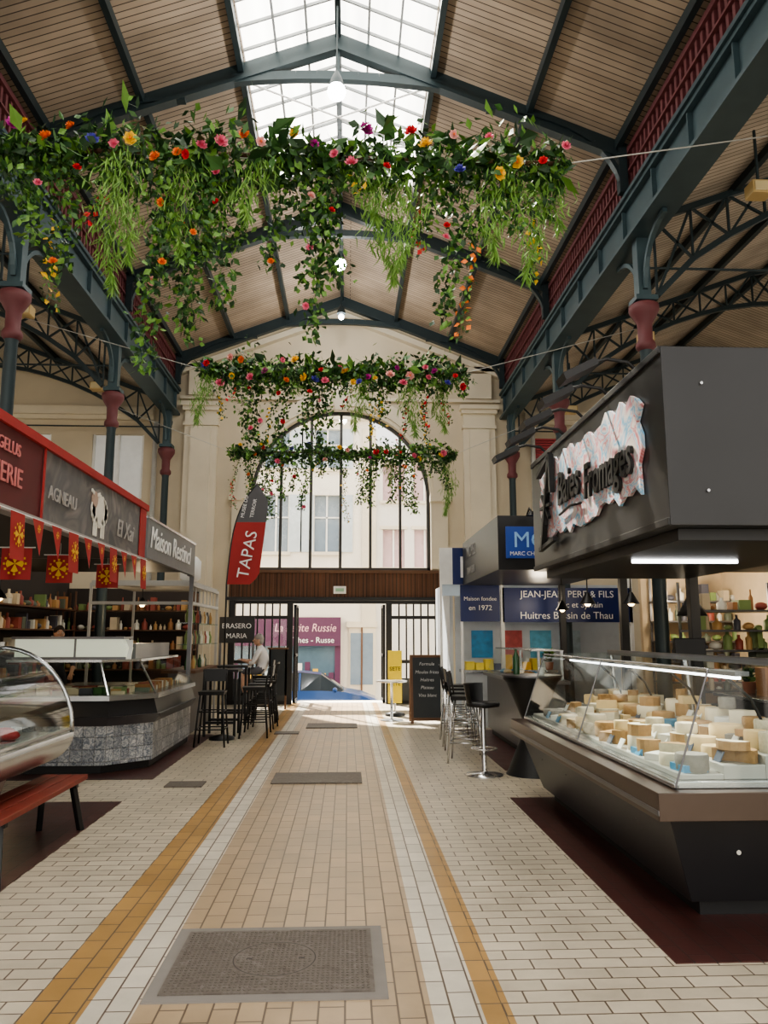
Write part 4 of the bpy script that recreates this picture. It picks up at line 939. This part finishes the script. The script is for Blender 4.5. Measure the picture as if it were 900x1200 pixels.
b=M(); b.lathe([(.12,0),(.17,.05),(.17,.32),(.1,.4),(.04,.42)],(-2.6,12.9,2.49),WHITE,16); b.obj('storage_canister')
for (x,y) in ((-2.05,13.15),(-2.1,14.8)):
    b=M(); b.box(x-.28,x+.28,y-.28,y+.28,1.02,1.06,BLACK)
    for sx in (-1,1):
        for sy in (-1,1): b.box(x+sx*.24-.02,x+sx*.24+.02,y+sy*.24-.02,y+sy*.24+.02,0,1.02,BLACK)
    b.box(x-.24,x+.24,y-.26,y-.22,.2,.24,BLACK); b.box(x-.24,x+.24,y+.22,y+.26,.2,.24,BLACK); b.obj('high_table',.004)
for (x,y,r) in ((-2.0,11.9,1.6),(-1.5,12.9,.1),(-1.5,13.7,.0),(-1.5,14.5,.2),(-1.55,15.2,.0),(-1.75,16.4,0)): barstool(x,y,r,0,.74)
b=M(); b.box(-1.75,-1.35,17.6,17.64,.3,1.3,CH); b.box(-1.78,-1.32,17.59,17.65,1.3,1.34,WOOD); b.beam((-1.73,17.62,0),(-1.73,17.62,1.3),.04,.04,WOOD); b.beam((-1.37,17.62,0),(-1.37,17.62,1.3),.04,.04,WOOD); b.obj('menu_board')
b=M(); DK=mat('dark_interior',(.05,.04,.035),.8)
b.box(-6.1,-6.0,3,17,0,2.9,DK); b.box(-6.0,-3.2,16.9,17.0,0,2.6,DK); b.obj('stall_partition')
rack('bottle_shelf',-5.9,-3.2,16.4,16.8,[.4,.9,1.3,1.7,2.1],'Y',WOOD,seed=31)
rack('bottle_shelf',-5.95,-5.55,6.5,9.0,[.4,.9,1.3,1.7,2.0],'X',WOOD,seed=32,top=2.3)
rack('bottle_shelf',-5.95,-5.55,12.6,16.2,[.4,.9,1.3,1.7,2.1],'X',WOOD,seed=33)
rack('coffee_shelf',-5.9,-5.0,9.9,10.3,[.9,1.3,1.7,2.05],'Y',mat('shelf_beige',(.35,.25,.15),.6),seed=35)
for (x,y) in ((-4.6,7.2),(-5.0,11.4),(-3.6,13.8)):
    b=M(); b.cyl((x,y,2.45),(x,y,2.25),.008,BLACK,n=6); b.lathe([(.02,.13),(.08,.05),(.1,0)],(x,y,2.13),BLACK,14); b.ball((x,y,2.14),.045,WB)
    b.obj('pendant_lamp')
    l=bpy.data.lights.new('l','POINT'); l.energy=14; l.color=(1,.75,.45); l.shadow_soft_size=.06; lo=bpy.data.objects.new('pendant_lamp_light',l); lo.location=(x,y,2.0); scene.collection.objects.link(lo)

# ------------------------------------------------------------------ people
def human(name,pos,rotz,J,shirt,trouser,skin,hair,shoe,headyaw=0,short=False):
    V=[];E=[];Rd=[];tag=[]
    def v(p,r,t): V.append(p);Rd.append(r);tag.append(t);return len(V)-1
    pel=v(J['pel'],(.15,.12),'t'); ab=v(J['ab'],(.14,.11),'s'); ch=v(J['ch'],(.165,.115),'s'); uc=v(J['uc'],(.12,.09),'s'); nk=v(J['nk'],(.055,.055),'k'); hd=v(J['hd'],(.06,.06),'k')
    E+=[(pel,ab),(ab,ch),(ch,uc),(uc,nk),(nk,hd)]
    for s in ('L','R'):
        q=1 if s=='L' else -1
        sh=v(J['sh'+s],(.062,.062),'s'); el=v(J['el'+s],(.043,.043),'s'); mid=[(a+c)/2 for a,c in zip(J['el'+s],J['wr'+s])]; fa=v(mid,(.038,.038),'k'); wr=v(J['wr'+s],(.026,.026),'k')
        E+=[(uc,sh),(sh,el),(el,fa),(fa,wr)]
        d=(Vector(J['wr'+s])-Vector(J['el'+s])).normalized(); side=d.cross(Vector((0,0,1)))
        if side.length<.3: side=Vector((0,1,0))
        side.normalize(); pm=Vector(J['wr'+s])+d*.05; pa=v(tuple(pm),(.034,.018),'k'); E.append((wr,pa))
        for i,(o_,l) in enumerate(((-.03,.06),(-.010,.075),(.010,.07),(.03,.055))):
            a=pm+d*.045+side*o_; k1=v(tuple(a),(.009,.009),'k'); k2=v(tuple(a+d*l*.55+Vector((0,0,-.012))),(.0085,.0085),'k'); k3=v(tuple(a+d*l*.85+Vector((0,0,-.03))),(.007,.007),'k'); E+=[(pa,k1),(k1,k2),(k2,k3)]
        a=Vector(J['wr'+s])+d*.03-side*q*.035; k1=v(tuple(a),(.010,.010),'k'); k2=v(tuple(a+d*.035-side*q*.02),(.009,.009),'k'); E+=[(wr,k1),(k1,k2)]
        hp=v(J['hp'+s],(.09,.09),'t'); kn=v(J['kn'+s],(.062,.062),'t'); cf=[(a*.65+c*.35) for a,c in zip(J['kn'+s],J['an'+s])]; lt='k' if short else 't'
        cl=v(cf,(.055,.055),lt); an=v(J['an'+s],(.038,.038),lt); to=v(J['to'+s],(.034,.026),'o')
        E+=[(pel,hp),(hp,kn),(kn,cl),(cl,an),(an,to)]
    me=bpy.data.meshes.new(name+'_sk'); me.from_pydata(V,E,[]); o=bpy.data.objects.new(name+'_sk',me); scene.collection.objects.link(o)
    sk=o.modifiers.new('skin','SKIN'); ss=o.modifiers.new('sub','SUBSURF'); ss.levels=2; ss.render_levels=2
    for i,d in enumerate(me.skin_vertices[0].data): d.radius=Rd[i]; d.use_root=(i==0)
    dg=bpy.context.evaluated_depsgraph_get(); m2=bpy.data.meshes.new_from_object(o.evaluated_get(dg)); bpy.data.objects.remove(o)
    b=M(); mt={'s':shirt,'t':trouser,'k':skin,'o':shoe}; Vv=[Vector(p) for p in V]
    b.v=[tuple(p.co) for p in m2.vertices]
    for p in m2.polygons:
        c=p.center; best=None;bd=9
        for (i,j) in E:
            a,bb=Vv[i],Vv[j]; ab_=bb-a; t=max(0,min(1,(c-a).dot(ab_)/max(1e-9,ab_.length_squared))); dd=(a+ab_*t-c).length-(Rd[i][0]*(1-t)+Rd[j][0]*t)
            if dd<bd: bd=dd;best=tag[j] if not (tag[i]=='s' and tag[j]=='k' and t<.5) else 's'
        b.f.append(tuple(p.vertices)); b.mi.append(b.k(mt[best])); b.sm.append(True)
    h=Vector(J['hd'])+Vector((.015,0,.085)); hb=M()
    hb.ball((0,0,0),.105,skin,(.92,.74,1.12),20,14); hb.ball((.035,0,-.06),.06,skin,(.9,.85,.85),12,8)
    hb.cyl((.085,0,.015),(.115,0,-.022),.008,skin,.016,8); hb.ball((.108,0,-.022),.016,skin,(1,1.1,.8),8,6)
    for s in (-1,1):
        hb.ball((.086,s*.031,.012),.011,WHITE,n=8,k=6); hb.ball((.095,s*.031,.012),.005,BLACK,n=6,k=4); hb.ball((.0,s*.078,-.005),.026,skin,(.7,.3,1.15),8,6); hb.box(.088,.097,s*.031-.016,s*.031+.016,.030,.035,hair)
    hb.ball((.094,0,-.058),.02,mat('lips',(.45,.17,.14),.6),(.4,1.1,.3),8,6)
    hb.ball((-.012,0,.022),.108,hair,(.93,.80,1.06),20,12,zmin=-.1) ; hb.ball((-.035,0,-.01),.095,hair,(.78,.82,1.0),16,10)
    ca,sa=math.cos(headyaw),math.sin(headyaw)
    hv=[(h.x+x*ca-y*sa,h.y+x*sa+y*ca,h.z+z) for x,y,z in hb.v]; o0=len(b.v); b.v+=hv
    for f,mi,sm in zip(hb.f,hb.mi,hb.sm): b.f.append(tuple(o0+a for a in f)); b.mi.append(b.k(hb.mats[mi])); b.sm.append(sm)
    ob=b.obj(name); ob.location=pos; ob.rotation_euler=(0,0,rotz); return ob
SKIN=mat('skin',(.52,.31,.22),.6); 
JS=dict(pel=(0,0,.90),ab=(.0,0,1.02),ch=(.02,0,1.16),uc=(.05,0,1.29),nk=(.07,0,1.38),hd=(.09,0,1.43),
 shL=(.05,.18,1.28),shR=(.05,-.18,1.28),elL=(.16,.25,1.04),elR=(.16,-.25,1.04),wrL=(.38,.14,1.10),wrR=(.38,-.14,1.10),
 hpL=(.04,.10,.89),hpR=(.04,-.10,.89),knL=(.42,.14,.87),knR=(.42,-.14,.87),anL=(.34,.13,.44),anR=(.34,-.13,.44),toL=(.48,.13,.38),toR=(.48,-.13,.38))
human('seated_man',(-1.75,16.4,0),rad(172),JS,mat('shirt_white',(.72,.70,.70),.8),mat('shorts_grey',(.12,.12,.14),.8),SKIN,mat('hair_grey',(.30,.28,.26),.8),BLACK,headyaw=.3,short=True)
JT=dict(pel=(0,0,.95),ab=(.0,0,1.08),ch=(.01,0,1.25),uc=(.0,0,1.40),nk=(.01,0,1.49),hd=(.03,0,1.55),
 shL=(0,.18,1.40),shR=(0,-.18,1.40),elL=(.06,.24,1.13),elR=(.06,-.24,1.13),wrL=(.28,.17,1.02),wrR=(.28,-.17,1.02),
 hpL=(0,.10,.92),hpR=(0,-.10,.92),knL=(.02,.11,.5),knR=(.02,-.11,.5),anL=(0,.11,.09),anR=(0,-.11,.09),toL=(.13,.12,.035),toR=(.13,-.12,.035))
human('stall_keeper',(-4.62,12.75,0),rad(-60),JT,mat('shirt_dark',(.04,.04,.05),.8),mat('trouser_dark',(.03,.03,.04),.8),SKIN,mat('hair_dark',(.03,.02,.015),.8),BLACK)

# ------------------------------------------------------------------ light & world
w=bpy.data.worlds.new('World'); scene.world=w; w.use_nodes=True; nt=w.node_tree; bg=nt.nodes['Background']
tc=nt.nodes.new('ShaderNodeTexCoord'); sp=nt.nodes.new('ShaderNodeSeparateXYZ'); cr=nt.nodes.new('ShaderNodeValToRGB')
cr.color_ramp.elements[0].color=(.76,.71,.63,1); cr.color_ramp.elements[1].color=(1.25,1.25,1.25,1); cr.color_ramp.elements[0].position=.1; cr.color_ramp.elements[1].position=.75
nt.links.new(tc.outputs['Generated'],sp.inputs[0]); nt.links.new(sp.outputs[2],cr.inputs[0]); nt.links.new(cr.outputs[0],bg.inputs[0]); bg.inputs[1].default_value=2.5
s=bpy.data.lights.new('sun','SUN'); s.energy=30; s.angle=rad(1); s.color=(1,.93,.80); so=bpy.data.objects.new('sun',s); scene.collection.objects.link(so)
so.rotation_euler=Vector((.40,-.80,-1.05)).to_track_quat('-Z','Y').to_euler()

# ------------------------------------------------------------------ camera
cam=bpy.data.cameras.new('camera'); co=bpy.data.objects.new('camera',cam); scene.collection.objects.link(co); scene.camera=co
cam.sensor_fit='VERTICAL'; cam.sensor_height=24; cam.lens=24*906/1200; cam.clip_end=200
co.location=(0,0,1.6); co.rotation_euler=(rad(99.1),0,rad(-2.65))
scene.view_settings.view_transform='AgX'
try: scene.view_settings.look='AgX - Medium High Contrast'
except Exception as e: print(e)
# sun path check: what does a ray from the floor towards the sun meet?
bpy.context.view_layer.update()
dg=bpy.context.evaluated_depsgraph_get()
for p in ((.8,15.6,.05),(1.2,14.6,.05),(1.6,13.8,.05)):
    q=Vector(p); d=Vector((-.40,.80,1.05)).normalized(); hits=[]
    for _ in range(5):
        ok,loc,nr,ix,ob,mx_=scene.ray_cast(dg,q,d)
        if not ok: break
        hits.append((ob.name,tuple(round(c,2) for c in loc))); q=loc+d*.01
    print('SUNRAY',p,hits)
